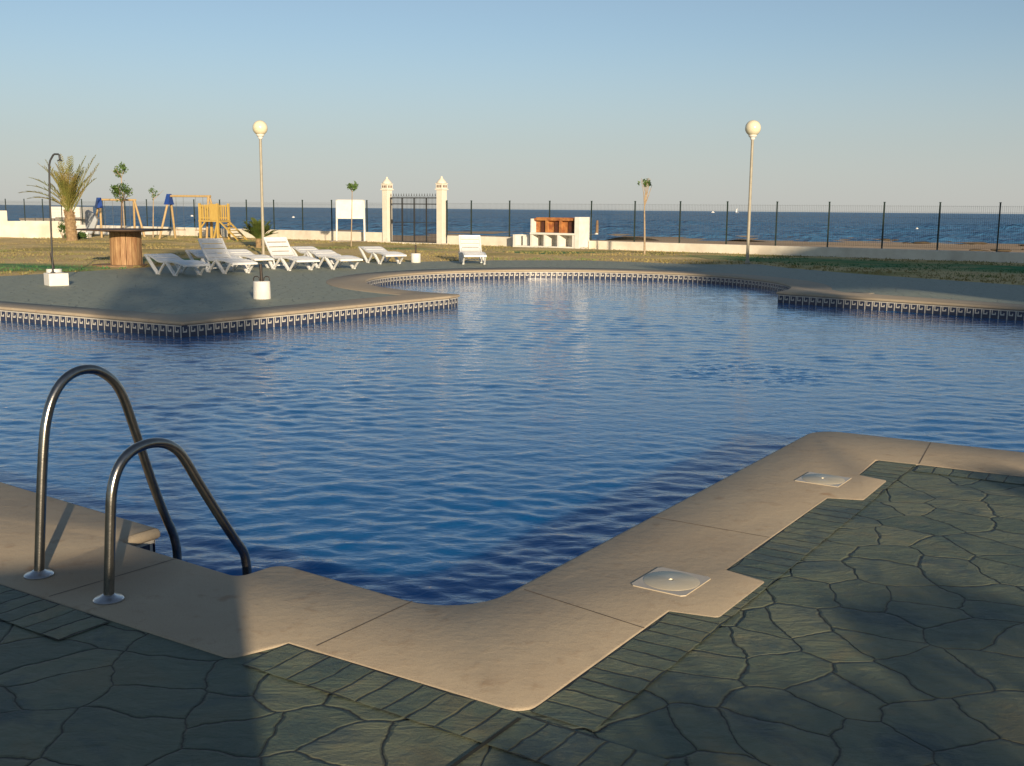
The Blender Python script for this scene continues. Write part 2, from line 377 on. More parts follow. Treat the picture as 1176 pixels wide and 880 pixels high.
# ------------------------------------------------------------------ 2D polygon helpers
def fillet(pts, rad, n=8):
    out = []; N = len(pts)
    for i in range(N):
        p = Vector(pts[i]); a = Vector(pts[i - 1]) - p; b = Vector(pts[(i + 1) % N]) - p
        r = rad.get(i, 0) if isinstance(rad, dict) else rad
        if r <= 0: out.append(p.copy()); continue
        la, lb = a.length, b.length; a.normalize(); b.normalize()
        th = math.acos(max(-1, min(1, a.dot(b))))
        if th > 3.05: out.append(p.copy()); continue
        t = min(r / math.tan(th / 2), la * .45, lb * .45); r = t * math.tan(th / 2)
        c = p + (a + b).normalized() * (r / math.sin(th / 2))
        p1 = p + a * t - c; p2 = p + b * t - c
        a1 = math.atan2(p1.y, p1.x); a2 = math.atan2(p2.y, p2.x); d = (a2 - a1 + math.pi) % (2 * math.pi) - math.pi
        for k in range(n + 1):
            q = a1 + d * k / n; out.append(c + Vector((math.cos(q), math.sin(q))) * r)
    return out
def offset(pts, d):                      # + d = to the left of travel
    N = len(pts); out = []
    for i in range(N):
        p = pts[i]; a = (p - pts[i - 1]); b = (pts[(i + 1) % N] - p)
        if a.length < 1e-6: a = b
        if b.length < 1e-6: b = a
        a = a.normalized(); b = b.normalized()
        na = Vector((-a.y, a.x)); nb = Vector((-b.y, b.x)); m_ = na + nb
        if m_.length < 1e-3: m_ = na
        m_.normalize(); k = max(m_.dot(na), .4); out.append(p + m_ * (d / k))
    return out
def area(p): return sum(p[i - 1].x * p[i].y - p[i].x * p[i - 1].y for i in range(len(p))) / 2
def inside(P, X, Y):
    r = np.zeros(X.shape, bool); n = len(P)
    for i in range(n):
        x1, y1 = P[i - 1]; x2, y2 = P[i]
        if y1 == y2: continue
        c = ((y1 > Y) != (y2 > Y)) & (X < (x2 - x1) * (Y - y1) / (y2 - y1) + x1); r ^= c
    return r
def poly_dist(P, X, Y):
    d = np.full(X.shape, 1e9); n = len(P)
    for i in range(n):
        a = np.array(P[i - 1]); b = np.array(P[i]); ab = b - a; L = (ab @ ab) or 1e-9
        t = np.clip(((X - a[0]) * ab[0] + (Y - a[1]) * ab[1]) / L, 0, 1)
        d = np.minimum(d, np.hypot(X - a[0] - t * ab[0], Y - a[1] - t * ab[1]))
    return d
def sheet(name, loops, z, mt, parent=None):   # flat sheet with holes
    bm = bmesh.new(); es = []
    for lp in loops:
        vs = [bm.verts.new((p[0], p[1], z)) for p in lp]
        es += [bm.edges.new((vs[i - 1], vs[i])) for i in range(len(vs))]
    bmesh.ops.triangle_fill(bm, edges=es, use_beauty=True, normal=(0, 0, 1))
    bmesh.ops.recalc_face_normals(bm, faces=bm.faces)
    for f in bm.faces:
        if f.normal.z < 0: f.normal_flip()
    me = bpy.data.meshes.new(name); bm.to_mesh(me); bm.free()
    return link(name, me, mt, parent)

# ------------------------------------------------------------------ pool outline (counter-clockwise later)
BC = Vector((1.42, 24.6)); BR = 4.7
inner = []; rad = {}
def ip(x, y, r=0.0):
    rad[len(inner)] = r; inner.append(Vector((x, y)))
ip(-14.2, 14.55); ip(-1.75, 5.27, .02); ip(-1.87, 5.06, .02); ip(-1.19, 4.57, .05); ip(-1.05, 4.76, .09)
ip(-.187, 4.13, .28); ip(2.26, 7.95, .22); ip(12.4, 1.9); ip(19, 11.0); ip(8.79, 18.62); ip(5.50, 21.75, .18)
for k in range(49):
    a = R(-34 + k * (273.0 / 48)); ip(BC.x + BR * math.cos(a), BC.y + BR * math.sin(a))
ip(-1.15, 20.15, .10); ip(-4.62, 15.12, .05); ip(-14.2, 20.75)
POOL = fillet(inner, rad, 8)
assert area(POOL) > 0
outer = []; rad = {}
def op(x, y, r=0.0):
    rad[len(outer)] = r; outer.append(Vector((x, y)))
op(-14.8, 14.05); op(-3.05, 5.55); op(-3.30, 5.20); op(-2.17, 4.44); op(-1.0, 3.69, .05); op(-.82, 3.83); op(.051, 3.27, .09)
op(.64, 4.19); op(.83, 4.12, .03); op(1.12, 4.56, .03); op(.97, 4.71); op(1.79, 5.97); op(1.98, 5.93, .025); op(2.27, 6.39, .03); op(2.14, 6.52); op(2.38, 6.94); op(3.16, 6.53)
op(12.0, 1.25); op(19.9, 11.2); op(9.25, 19.25); op(7.05, 21.6); op(7.25, 21.85); op(6.95, 22.15); op(6.70, 21.95)
for k in range(44):
    a = R(-20 + k * (251.0 / 43)); rr = 5.55 + .25 * math.exp(-((k - 20) / 9.0) ** 2); op(BC.x + rr * math.cos(a), BC.y + rr * math.sin(a))
op(-4.95, 16.15, .1); op(-14.8, 21.65)
COP = fillet(outer, rad, 6)
assert area(COP) > 0
CT = .008; CB = -.045; WZ = -.215

pool = thing('swimming_pool', 'large blue tiled swimming pool with sandstone coping and a Greek key tile band', 'swimming pool', (0, 0, 0))
def coping_mesh():
    bm = bmesh.new()
    def loop(pts, z): return [bm.verts.new((p.x, p.y, z)) for p in pts]
    rings_in = [loop(offset(POOL, -.028), CT), loop(offset(POOL, -.010), CT - .006), loop(offset(POOL, 0), CT - .022), loop(offset(POOL, 0), CB + .012), loop(offset(POOL, -.012), CB), loop(offset(POOL, -.10), CB)]
    rings_out = [loop(offset(COP, .008), CT), loop(COP, CT - .007), loop(COP, CB)]
    es = []
    for lp in (rings_in[0], rings_out[0]):
        es += [bm.edges.new((lp[i - 1], lp[i])) for i in range(len(lp))]
    bmesh.ops.triangle_fill(bm, edges=es, use_beauty=True, normal=(0, 0, 1))
    for rr in (rings_in, rings_out):
        for a, b in zip(rr[:-1], rr[1:]):
            for i in range(len(a)): bm.faces.new((a[i - 1], a[i], b[i], b[i - 1]))
    bmesh.ops.recalc_face_normals(bm, faces=bm.faces)
    me = bpy.data.meshes.new('coping'); bm.to_mesh(me); bm.free(); return me
link('coping', coping_mesh(), M['coping'], pool, True)
for a, b in (((-1.90, 4.285), (-1.53, 4.79)), ((-.71, 3.80), (-.40, 4.27)), ((2.62, 6.83), (2.95, 7.50)), ((.52, 4.00), (.06, 4.42)), ((1.28, 5.2), (.74, 5.55)), ((-3.6, 6.0), (-3.2, 6.3)),
             ((5.2, 5.35), (5.55, 6.0)), ((-3.15, 17.35), (-3.6, 17.72)), ((-7.1, 16.75), (-6.75, 17.4))):
    a = Vector((*a, CT + .0008)); b = Vector((*b, CT + .0008)); t = (b - a).normalized(); s = Vector((-t.y, t.x, 0)) * .0035
    jb = MB().add([a - s, b - s, b + s, a + s], [(0, 1, 2, 3)])
    jb.build('coping_joint', M['joint'], pool)
WALL = offset(POOL, -.03)
bs = MB(); n_ = len(WALL)
bs.add([(p.x, p.y, z) for z in (CB - .0005, WZ - .05) for p in WALL], [((i + 1) % n_, i, n_ + i, n_ + (i + 1) % n_) for i in range(n_)])
bs.build('tile_band', M['navy'], pool)
bs = MB()
bs.add([(p.x, p.y, z) for z in (WZ - .05, -1.42) for p in WALL], [((i + 1) % n_, i, n_ + i, n_ + (i + 1) % n_) for i in range(n_)])
bs.build('basin_wall', M['basin'], pool)
sheet('basin_floor', [WALL], -1.40, M['basin'], pool)
# Greek key: white bars standing 2 mm proud of the navy band
gk = MB()
def wall_run(pts, flip):
    L = [0.0]
    for a, b in zip(pts[:-1], pts[1:]): L.append(L[-1] + (b - a).length)
    def P(d):
        d = max(0, min(L[-1] - 1e-6, d))
        for i in range(len(L) - 1):
            if d <= L[i + 1]:
                t = (d - L[i]) / max(L[i + 1] - L[i], 1e-9); p = pts[i].lerp(pts[i + 1], t); q = (pts[i + 1] - pts[i]).normalized()
                return p + Vector((-q.y, q.x)) * .002
    n = max(1, round(L[-1] / .145)); u = L[-1] / n; z1 = CB - .006; hh = .150
    for k in range(n):
        for (a, b, c, d) in ((0, .13, 0, 1), (.13, 1, .89, 1), (.76, .88, .34, .87), (.38, .76, .34, .47), (.38, .50, .47, .62)):
            if flip: a, b = 1 - b, 1 - a
            p = P((k + a) * u); q = P((k + b) * u); za = z1 - hh + c * hh; zb = z1 - hh + d * hh
            if c == 0: za = WZ - .03
            gk.add([(p.x, p.y, za), (q.x, q.y, za), (q.x, q.y, zb), (p.x, p.y, zb)], [(0, 1, 2, 3)])
runs = []; cur = [WALL[0]]
for i in range(1, len(WALL) + 1):
    p = WALL[i % len(WALL)]; cur.append(p)
    a = (WALL[i % n_] - WALL[i - 1]).normalized(); b = (WALL[(i + 1) % n_] - WALL[i % n_]).normalized()
    if a.dot(b) < .9: runs.append(cur); cur = [p]
runs.append(cur)
for rn in runs:
    if len(rn) > 1 and sum((b - a).length for a, b in zip(rn[:-1], rn[1:])) > .12: wall_run(rn, rn[0].y < 20.3 and rn[0].x < 0)
gk.build('greek_key_tiles', M['tile_white'], pool)

# ------------------------------------------------------------------ pool water: real ripples
def waves(X, Y, comps):
    Z = np.zeros_like(X)
    for (kx, ky, ph, am, lam) in comps: Z += am * np.sin(kx * X + ky * Y + ph)
    return Z
def comps(n, lmin, lmax, main, spread, amp, p=1.0):
    c = []
    for i in range(n):
        lam = lmin * (lmax / lmin) ** RNG.random(); th = main + RNG.normal(0, spread); k = 2 * math.pi / lam
        c.append((k * math.cos(th), k * math.sin(th), RNG.random() * 6.28, amp * (lam / lmax) ** p, lam))
    return c
rows = [3.6]
while rows[-1] < 31: rows.append(rows[-1] * 1.0036)
rows = np.array(rows); cols = np.linspace(-1, 1, 800)
wx = 0.62 * rows[:, None] * cols[None, :] + 0.0 * rows[:, None]; wy = np.repeat(rows[:, None], 800, 1)
wz = np.zeros_like(wx)
for c in comps(60, .09, .42, 1.50, .50, .00105, .95) + comps(26, .10, .5, 1.05, .25, .0006, 1.0) + comps(22, .10, .5, 2.0, .25, .0006, 1.0) + comps(8, .6, 1.4, 1.4, .5, .0010, 1.0):
    fade = np.clip((c[4] / (rows * .0036) - 2.2) / 3.0, 0, 1)[:, None]
    wz += fade * c[3] * np.sin(c[0] * wx + c[1] * wy + c[2])
env = .75 + .35 * np.sin(.55 * wx + .9) * np.sin(.43 * wy + .3 * wx) + .2 * np.sin(1.3 * wy - .8 * wx)
wz = wz * env + WZ
jet = g(860, 429, WZ)                       # water stirred in a ring above a floor inlet
jr = np.hypot(wx - jet.x, wy - jet.y)
wz += .0030 * np.exp(-((jr - .55) / .34) ** 2) * waves(wx, wy, comps(26, .10, .17, 1.5, 1.0, .36, .5))
ok = inside([(p.x, p.y) for p in offset(POOL, -.025)], wx, wy)
def grid_obj(name, X, Y, Z, mt, keep=None, smooth=True):
    nr, nc = X.shape; V = np.stack([X, Y, Z], -1).reshape(-1, 3)
    I = np.arange(nr * nc).reshape(nr, nc)
    F = np.stack([I[:-1, :-1], I[:-1, 1:], I[1:, 1:], I[1:, :-1]], -1).reshape(-1, 4)
    if keep is not None:
        kv = keep.reshape(-1); F = F[kv[F].any(1)]
        used = np.unique(F); mp = np.full(len(V), -1); mp[used] = np.arange(len(used)); V = V[used]; F = mp[F]
    me = bpy.data.meshes.new(name)
    me.vertices.add(len(V)); me.vertices.foreach_set('co', V.astype(np.float32).ravel())
    me.loops.add(F.size); me.loops.foreach_set('vertex_index', F.astype(np.int32).ravel())
    me.polygons.add(len(F)); me.polygons.foreach_set('loop_start', np.arange(0, F.size, 4, dtype=np.int32))
    me.update(calc_edges=True); me.validate()
    me.polygons.foreach_set('use_smooth', [smooth] * len(me.polygons))
    me.materials.append(mt); o = bpy.data.objects.new(name, me); col.objects.link(o)
    return o
tag(grid_obj('pool_water', wx, wy, wz, M['pool_water'], ok), kind='structure')

# ------------------------------------------------------------------ deck, border, lawn, beach, sea
DECK = [Vector(p) for p in ((-45, -45), (45, -45), (45, -10), (24, 12), (16, 19), (11.57, 24.69), (10.4, 26.6), (8.9, 29.2), (7.9, 31.6), (7.5, 33.9), (6.6, 33.2), (5.3, 33.3), (4.06, 34.2), (1.98, 35.2),
        (-.79, 34.5), (-2.79, 33.3), (-4.78, 32.6), (-7.0, 32.4), (-9.0, 30.4), (-10.1, 27.8), (-10.95, 25.95), (-11.6, 24.6), (-16, 23.5), (-30, 24), (-45, 18))]
DECK = fillet(DECK, 1.0, 4)
CI = offset(COP, .05)
def near_i(q): return min(range(len(CI)), key=lambda i: (CI[i] - Vector(q)).length)
iR = near_i((12.0, 1.25)); iF = near_i((19.9, 11.2))
seamL = [Vector((-14.75, 17.8)), Vector((-45, 18))]; seamR = [Vector((16, 6.2)), Vector((45, -10))]
tag(sheet('pool_deck', [CI[:iR + 1] + seamR + [Vector((45, -45)), Vector((-45, -45)), seamL[1], seamL[0]]], 0.0, M['paving']), kind='structure')
kA = min(range(len(DECK)), key=lambda i: (DECK[i] - Vector((24, 12))).length); kB = min(range(len(DECK)), key=lambda i: (DECK[i] - Vector((-30, 24))).length)
tag(sheet('pool_deck', [CI[iF:] + seamL + [DECK[k] for k in range(kB, kA - 1, -1)] + seamR[::-1]], 0.0, M['paving_pale']), kind='structure')
ej = MB(); a = Vector((.035, 3.245, .0055)); b = Vector((-1.2, 1.32, .0055)); t = (b - a).normalized(); s_ = Vector((-t.y, t.x, 0)) * .007
ej.add([a - s_, b - s_, b + s_, a + s_], [(0, 1, 2, 3)]); M['groove'] = mat('dark_groove', (.02, .02, .015), (.035, .035, .02), 12, .9)  # flat dark strip drawn for the groove
tag(ej.build('expansion_joint', M['groove']), kind='structure')
def strip(pts, w):
    bm = bmesh.new(); uvl = bm.loops.layers.uv.new('UVMap'); d = 0
    for a, b in zip(pts[:-1], pts[1:]):
        a = Vector(a); b = Vector(b); t = (b - a).normalized(); n = Vector((t.y, -t.x)); L = (b - a).length
        q = [a, b, b + n * w, a + n * w]; uvs = [(d, 0), (d + L, 0), (d + L, w), (d, w)]
        f = bm.faces.new([bm.verts.new((p.x, p.y, .004)) for p in q])
        for lp, t_ in zip(f.loops, uvs): lp[uvl].uv = t_
        d += L + .03
        if f.normal.z < 0 or f.calc_area() == 0: f.normal_update()
    bm.normal_update()
    for f in bm.faces:
        if f.normal.z < 0: f.normal_flip()
    me = bpy.data.meshes.new('brick_border'); bm.to_mesh(me); bm.free(); return me
tag(link('brick_border', strip([(.07, 3.29), (2.6, 7.25)], .23), M['border']), kind='structure')
tag(link('brick_border', strip([(-.82, 3.83), (.05, 3.27), (1.5, 2.3)], .23), M['border']), kind='structure')
tag(link('brick_border', strip([(-3.4, 5.24), (-1.55, 4.03)], .23), M['border']), kind='structure')
tag(link('brick_border', strip([(2.62, 6.82), (12, 1.25)], .2), M['border']), kind='structure')

gx, gy = np.meshgrid(np.linspace(-70, 70, 281), np.linspace(-60, 62, 260))
DP = [(p.x, p.y) for p in DECK]
ins = inside(DP, gx, gy); dd = poly_dist(DP, gx, gy) * np.where(ins, -1, 1)
def vnoise(X, Y, s, seed):
    r = np.random.default_rng(seed); Z = np.zeros_like(X)
    for i in range(14):
        th = r.random() * 6.28; k = 2 * math.pi / (s * (.5 + r.random())); Z += np.sin(k * (math.cos(th) * X + math.sin(th) * Y) + r.random() * 6.28)
    return Z / 5.0
wall_d = (gx - W0.x) * WN.x + (gy - W0.y) * WN.y     # >0 on the pool side
gz = np.where(dd < 0.3, -.03, -.01 + .05 * np.clip(dd / 3, 0, 1) * (.6 + vnoise(gx, gy, 6, 3)))
gz = np.where(wall_d < 1.0, np.minimum(gz, .0), gz)
lawn = grid_obj('lawn', gx, gy, gz, M['lawn'], (dd > -1.2) & (wall_d > -.2))
tag(lawn, kind='structure')
attr = lawn.data.attributes.new('green', 'FLOAT', 'POINT')
co = np.zeros(len(lawn.data.vertices) * 3, np.float32); lawn.data.vertices.foreach_get('co', co); co = co.reshape(-1, 3)
nb = vnoise(co[:, 0], co[:, 1], 3, 8) * .25
def blob(cx, cy, rx, ry, rot=0.0):
    x = co[:, 0] - cx; y = co[:, 1] - cy; c, s = math.cos(rot), math.sin(rot); u = (x * c + y * s) / rx; w_ = (-x * s + y * c) / ry
    return np.clip(1.35 - (u * u + w_ * w_) + nb, 0, 1)
gr = np.maximum.reduce([blob(-13.5, 28.2, 3.4, 1.5, -.1), blob(14.6, 31.5, 7.5, 2.4, -.55), blob(9.3, 36.6, 4.0, 2.0, -.55), blob(-6.0, 43, 3, 1.0), blob(1.5, 41.5, 2.4, 1.0), blob(-10, 31.8, 1.4, .8)])
attr.data.foreach_set('value', gr.astype(np.float32))

def shoreY(X): return 166 - .60 * np.maximum(X, -4) + 3.0 * np.sin(X * .09) + 1.2 * np.sin(X * .31 + 1)
bx = np.linspace(-260, 260, 261); bt = np.linspace(0, 1.25, 60)
BX, BT = np.meshgrid(bx, bt)
wallY = W0.y + (BX - W0.x) * (WD.y / WD.x)
SY = np.maximum(shoreY(BX), wallY + 25); BY = wallY - .1 + (SY - wallY) * BT
BZ = -.30 - 1.2 * np.clip(BT, 0, 1.3) ** .8 + .09 * vnoise(BX, BY, 9, 4) * np.clip(1 - BT, 0, 1) * (BT > .03)
tag(grid_obj('beach', BX, BY, BZ, M['sand']), kind='structure')
SEA = -1.5
rows = [95.0]
while rows[-1] < 60000: rows.append(rows[-1] * (1.009 if rows[-1] < 1500 else 1.05))
rows = np.array(rows); cols = np.linspace(-1, 1, 420)
sx = .95 * rows[:, None] * cols[None, :]; sy = np.repeat(rows[:, None], 420, 1); sz = np.zeros_like(sx)
for c in comps(44, 3.0, 16.0, 1.35, .45, .16, .9):
    fade = np.clip((c[4] / (rows * .009) - 2.0) / 3.0, 0, 1)[:, None]
    sz += fade * c[3] * np.sin(c[0] * sx + c[1] * sy + c[2])
tag(grid_obj('sea', sx, sy, sz + SEA, M['sea_water']), kind='structure')
fm = MB()
for i in range(90):
    x = random.uniform(-60, 120); y = float(shoreY(np.array(x))) + random.uniform(-3, 8); L = random.uniform(.8, 4.0) * (1.5 if x > 30 else .6)
    fm.sphere((x, y, SEA + .02), 1.0, 8, 4, (L / 2, random.uniform(.2, .5), random.uniform(.04, .11)))
tag(fm.build('surf', M['foam'], None, True), kind='stuff')
sc = MB()
for i in range(40):
    x = random.uniform(30, 75); t = random.uniform(.15, .8); wy_ = W0.y + (x - W0.x) * (WD.y / WD.x); y = wy_ + (float(shoreY(np.array(x))) - wy_) * t
    z = -.3 - 1.2 * t ** .8
    for k in range(5):
        sc.sphere((x + random.gauss(0, .6), y + random.gauss(0, .4), z + random.uniform(0, .12)), random.uniform(.1, .28), 7, 5, (2.2, 1.2, .4))
tag(sc.build('dry_beach_scrub', M['scrub'], None, True), kind='stuff')
far = sheet('hinterland', [[Vector(p) for p in ((-400, -400), (400, -400), (400, -44), (-400, -44))]], -.05, M['sand']); tag(far, kind='structure')
for s_ in (-1, 1):
    tag(sheet('hinterland', [[Vector(p) for p in (((44 * s_), -44), (400 * s_, -44), (400 * s_, -205 if s_ > 0 else 320), (69 * s_, 0 if s_ > 0 else 95))]], -.05, M['sand']), kind='structure')

# ------------------------------------------------------------------ grass tufts (only the lawn in view)
gt = MB(); gg = MB()
GB = ((-13.5, 28.2, 3.4, 1.5, -.1), (14.6, 31.5, 7.5, 2.4, -.55), (9.3, 36.6, 4.0, 2.0, -.55))
def green_at(x, y):
    for cx, cy, rx, ry, ro in GB:
        dx, dy = x - cx, y - cy; c, s = math.cos(ro), math.sin(ro)
        if ((dx * c + dy * s) / rx) ** 2 + ((-dx * s + dy * c) / ry) ** 2 < 1.1 + .3 * math.sin(3 * x) * math.sin(2.3 * y): return True
    return False
for i in range(26000):
    x = random.uniform(-24, 22); y = random.uniform(24, 60)
    p = Vector((x, y)); wd = (p - W0).dot(WN)
    if wd < .25: continue
    X = np.array([x]); Y = np.array([y])
    if x * x > (.52 * y) ** 2: continue
    if bool(inside(DP, X, Y)[0]): continue
    mbt = gg if green_at(x, y) else gt
    for k in range(3):
        a = random.uniform(0, 6.28); h = random.uniform(-.01, .025); w = random.uniform(.012, .03); dx, dy = math.cos(a) * w, math.sin(a) * w
        ox, oy = x + random.gauss(0, .06), y + random.gauss(0, .06)
        mbt.add([(ox - dx, oy - dy, .0), (ox + dx, oy + dy, .0), (ox + random.gauss(0, .03), oy + random.gauss(0, .03), h + .04)], [(0, 1, 2)])
M['grass'] = mat('dry_grass', (.34, .26, .11), (.25, .215, .075), .35, .9, c3=(.10, .17, .05), s3=.22)
tag(gt.build('grass', M['grass']), kind='stuff')
M['grass_green'] = mat('green_grass', (.045, .15, .055), (.08, .17, .05), .5, .9)
tag(gg.build('green_grass', M['grass_green']), kind='stuff')

# ------------------------------------------------------------------ ladder
def ladder():
    root = thing('pool_ladder', 'stainless steel pool ladder with two curved handrails at the near edge', 'pool ladder', (-1.845, 4.395, CT), math.atan2(DA.y, DA.x))
    def to_local(base, s, z):
        d = Vector((base[0] + 1.845, base[1] - 4.395)); u = d.dot(DA); v = -d.x * DA.y + d.y * DA.x
        return (u + s, v, z)
    p1 = [(0, 0), (.02, .2), (.04, .40), (.062, .58), (.082, .68), (.115, .765), (.165, .83), (.225, .864), (.285, .873), (.345, .862), (.405, .825), (.45, .775), (.487, .70), (.53, .57), (.575, .43), (.63, .26), (.69, .10), (.725, .02), (.742, -.04), (.750, -.11), (.752, -.30), (.752, -.8), (.752, -1.25)]
    p2 = [(0, 0), (.014, .17), (.028, .33), (.040, .44), (.064, .515), (.10, .565), (.15, .597), (.21, .611), (.27, .610), (.33, .592), (.385, .552), (.43, .49), (.475, .415), (.55, .295), (.63, .17), (.70, .065), (.738, .01), (.752, -.04), (.757, -.10), (.758, -.3), (.758, -.8), (.758, -1.25)]
    def smooth(p):
        out = []
        for i in range(len(p) - 1):
            a = Vector(p[max(i - 1, 0)]); b = Vector(p[i]); c = Vector(p[i + 1]); d = Vector(p[min(i + 2, len(p) - 1)])
            for k in range(4):
                t = k / 4; out.append(.5 * ((2 * b) + (c - a) * t + (2 * a - 5 * b + 4 * c - d) * t * t + (3 * b - a - 3 * c + d) * t ** 3))
        return out + [Vector(p[-1])]
    for base, prof, lab in (((-2.05, 4.54), p1, 'taller handrail'), ((-1.64, 4.25), p2, 'lower handrail')):
        pts = [to_local(base, q.x, q.y) for q in smooth(prof)]
        rail = MB().tube(pts, .0215, 20).build('handrail', M['steel'], root, True); rail['label'] = lab
        b = to_local(base, 0, 0)
        MB().lathe([(.060, .000), (.061, .006), (.056, .011), (.038, .016), (.029, .022), (.0245, .026), (.0215, .026)], b, 32).build('flange', M['plate'], rail, True)
    a = to_local((-2.05, 4.54), .754, 0); b = to_local((-1.64, 4.25), .754, 0)
    for z in (-.40, -.68, -.96):
        MB().box((a[0], (a[1] + b[1]) / 2, z), (.085, abs(a[1] - b[1]), .03)).build('tread', M['steel'], root, False, .006)
ladder()

# ------------------------------------------------------------------ skimmer lids
def lid(cx, cy, rz, sx_, sy_, label):
    root = thing('skimmer_lid', label, 'skimmer lid', (cx, cy, CT), rz, 'skimmer lids in the coping')
    fr = MB(); w, h = sx_ / 2, sy_ / 2
    rr = min(w, h) * .93; seg = 48; vs = []; 
    for k in range(seg):
        a = 2 * math.pi * k / seg; vs.append((rr * math.cos(a), rr * math.sin(a), .004))
    for k in range(seg):
        a = 2 * math.pi * k / seg; c, s = math.cos(a), math.sin(a); q = min(w / max(abs(c), 1e-6), h / max(abs(s), 1e-6)); vs.append((q * c, q * s, .004))
    for k in range(seg): x, y, z = vs[seg + k]; vs.append((x * 1.01, y * 1.01, -.004))
    fs = [(k, (k + 1) % seg, seg + (k + 1) % seg, seg + k) for k in range(seg)] + [(seg + k, seg + (k + 1) % seg, 2 * seg + (k + 1) % seg, 2 * seg + k) for k in range(seg)]
    fr.add(vs, fs).build('frame', M['lid'], root)
    MB().lathe([(rr * 1.03, -.003), (rr * 1.03, .0045), (rr * 1.0, .0065), (rr * .2, .0095), (.012, .010), (.010, .004), (.002, .004)], (0, 0, 0), 64).build('round_cover', M['brushed'], root, True)
lid(.70, 4.535, math.atan2(.24, .16), .29, .255, 'ivory square skimmer lid nearer the camera, in the sandstone coping')
lid(1.88, 6.385, math.atan2(.21, .14), .26, .26, 'ivory square skimmer lid by the far right coping corner')

# ------------------------------------------------------------------ lamps
def lamp():
    root = thing('lamp_post', 'cream globe lamp post on the right at the lawn edge', 'lamp post', (7.25, 33.88, 0), 0, 'globe lamp posts by the pool')
    MB().tube([(0, 0, 0), (0, 0, 1.0), (0, 0, 3.77)], [.050, .047, .042], 16).build('post', M['pole'], root, True)
    MB().lathe([(.13, 0), (.13, .02), (.075, .03), (.07, .09), (.06, .10)], (0, 0, .0), 20).build('base_plate', M['pole'], root, True)
    MB().lathe([(.05, 3.75), (.075, 3.78), (.075, 3.82), (.11, 3.84), (.13, 3.88), (.12, 3.91)], (0, 0, 0), 24).build('collar', M['white'], root, True)
    MB().sphere((0, 0, 4.10), .238, 40, 24).build('globe', M['globe'], root, True)
    return root
l0 = lamp()
dup(l0, (-8.13, 35.65, 0), .4, 'cream globe lamp post on the left rising behind the sun loungers')

# ------------------------------------------------------------------ sun loungers
def lounger(raised):
    root = thing('sun_lounger', 'x', 'sun lounger', (0, 0, 0), 0, 'white resin sun loungers on the pool deck')
    w = .33     # half width; local +x = foot end, head at 0 -> length 1.9
    if raised: prof = [(.16, .80), (.24, .70), (.40, .52), (.58, .36), (.68, .315), (.80, .31), (1.1, .335), (1.35, .335), (1.6, .315), (1.84, .28), (1.90, .262)]
    else: prof = [(.0, .44), (.06, .452), (.22, .445), (.42, .40), (.60, .34), (.72, .318), (.85, .318), (1.1, .335), (1.35, .335), (1.6, .315), (1.84, .28), (1.90, .262)]
    # slatted bed: continuous panel with thickness, slats as ridges
    bed = MB(); pts = []
    for a, b in zip(prof[:-1], prof[1:]):
        L = math.hypot(b[0] - a[0], b[1] - a[1]); n = max(1, int(L / .04))
        for k in range(n): pts.append((a[0] + (b[0] - a[0]) * k / n, a[1] + (b[1] - a[1]) * k / n))
    pts.append(prof[-1])
    back_n = next(i for i, p in enumerate(pts) if p[0] >= .66)
    def panel(ps, mb):
        for i in range(0, len(ps) - 1):
            a, b = Vector((ps[i][0], 0, ps[i][1])), Vector((ps[i + 1][0], 0, ps[i + 1][1])); t = (b - a)
            if i % 4 == 3: continue
            mb.bar(a - t * .04, b + t * .04, (w - .05) * 2, .018, (0, 1, 0) if False else (t.cross(Vector((0, 1, 0)))))
    bk = MB(); panel(pts[:back_n + 1], bk); bk.build('backrest', M['plastic'], root)
    st = MB(); panel(pts[back_n:], st); st.build('seat', M['plastic'], root)
    fr = MB()
    for s in (-1, 1):
        ps = [Vector((p[0], s * (w - .02), p[1] - .012)) for p in prof]
        for a, b in zip(ps[:-1], ps[1:]): fr.bar(a, b + (b - a).normalized() * .01, .045, .045, (0, 1, 0))
    fr.bar((1.895, -w, .255), (1.895, w, .255), .055, .05)
    p = prof[0]; fr.bar((p[0], -w, p[1] - .01), (p[0], w, p[1] - .01), .05, .05)
    fr.build('frame', M['plastic'], root, False, .008)
    for s in (-1, 1):
        for x0, x1, xg, zt, zt2 in ((.30 if raised else .08, .98, .60, .33 if raised else .44, .31), (1.06, 1.78, 1.44, .325, .29)):
            lg = MB()
            lg.bar((x0, s * (w - .02), zt - .02), (xg, s * (w - .02), .02), .055, .07, (0, 1, 0))
            lg.bar((x1, s * (w - .02), zt2 - .02), (xg + .05, s * (w - .02), .02), .045, .045, (0, 1, 0))
            lg.box((xg + .02, s * (w - .02), .015), (.12, .055, .03))
            lg.build('leg', M['plastic'], root, False, .006)
    if raised:
        MB().bar((.42, -w + .06, .50), (.62, -w + .06, .10), .03, .03).bar((.42, w - .06, .50), (.62, w - .06, .10), .03, .03).bar((.62, -w, .10), (.62, w, .10), .03, .03).build('back_prop', M['plastic'], root)
    else:
        MB().bar((.9, -w + .05, .29), (.9, w - .05, .29), .04, .03).build('cross_bar', M['plastic'], root)
    return root
flat = lounger(False); up = lounger(True)
LA = math.atan2(-.875, .485)
def put(px, py, up_, lab, ang=40, rz=None, first=[None, None], back=1.44):
    """px,py: pixel on the ground under the foot-end legs' centre"""
    if rz is None: rz = R(ang - 90)
    p = g(px, py); d = Vector((math.cos(rz), math.sin(rz), 0)); loc = p - d * back
    src = up if up_ else flat
    if first[int(up_)] is None:
        first[int(up_)] = src; src.location = loc; src.rotation_euler = (0, 0, rz); src['label'] = lab; return src
    return dup(src, loc, rz, lab)
put(215, 316.6, False, 'flat white sun lounger nearest the cable-drum table, leftmost of the row', 45)
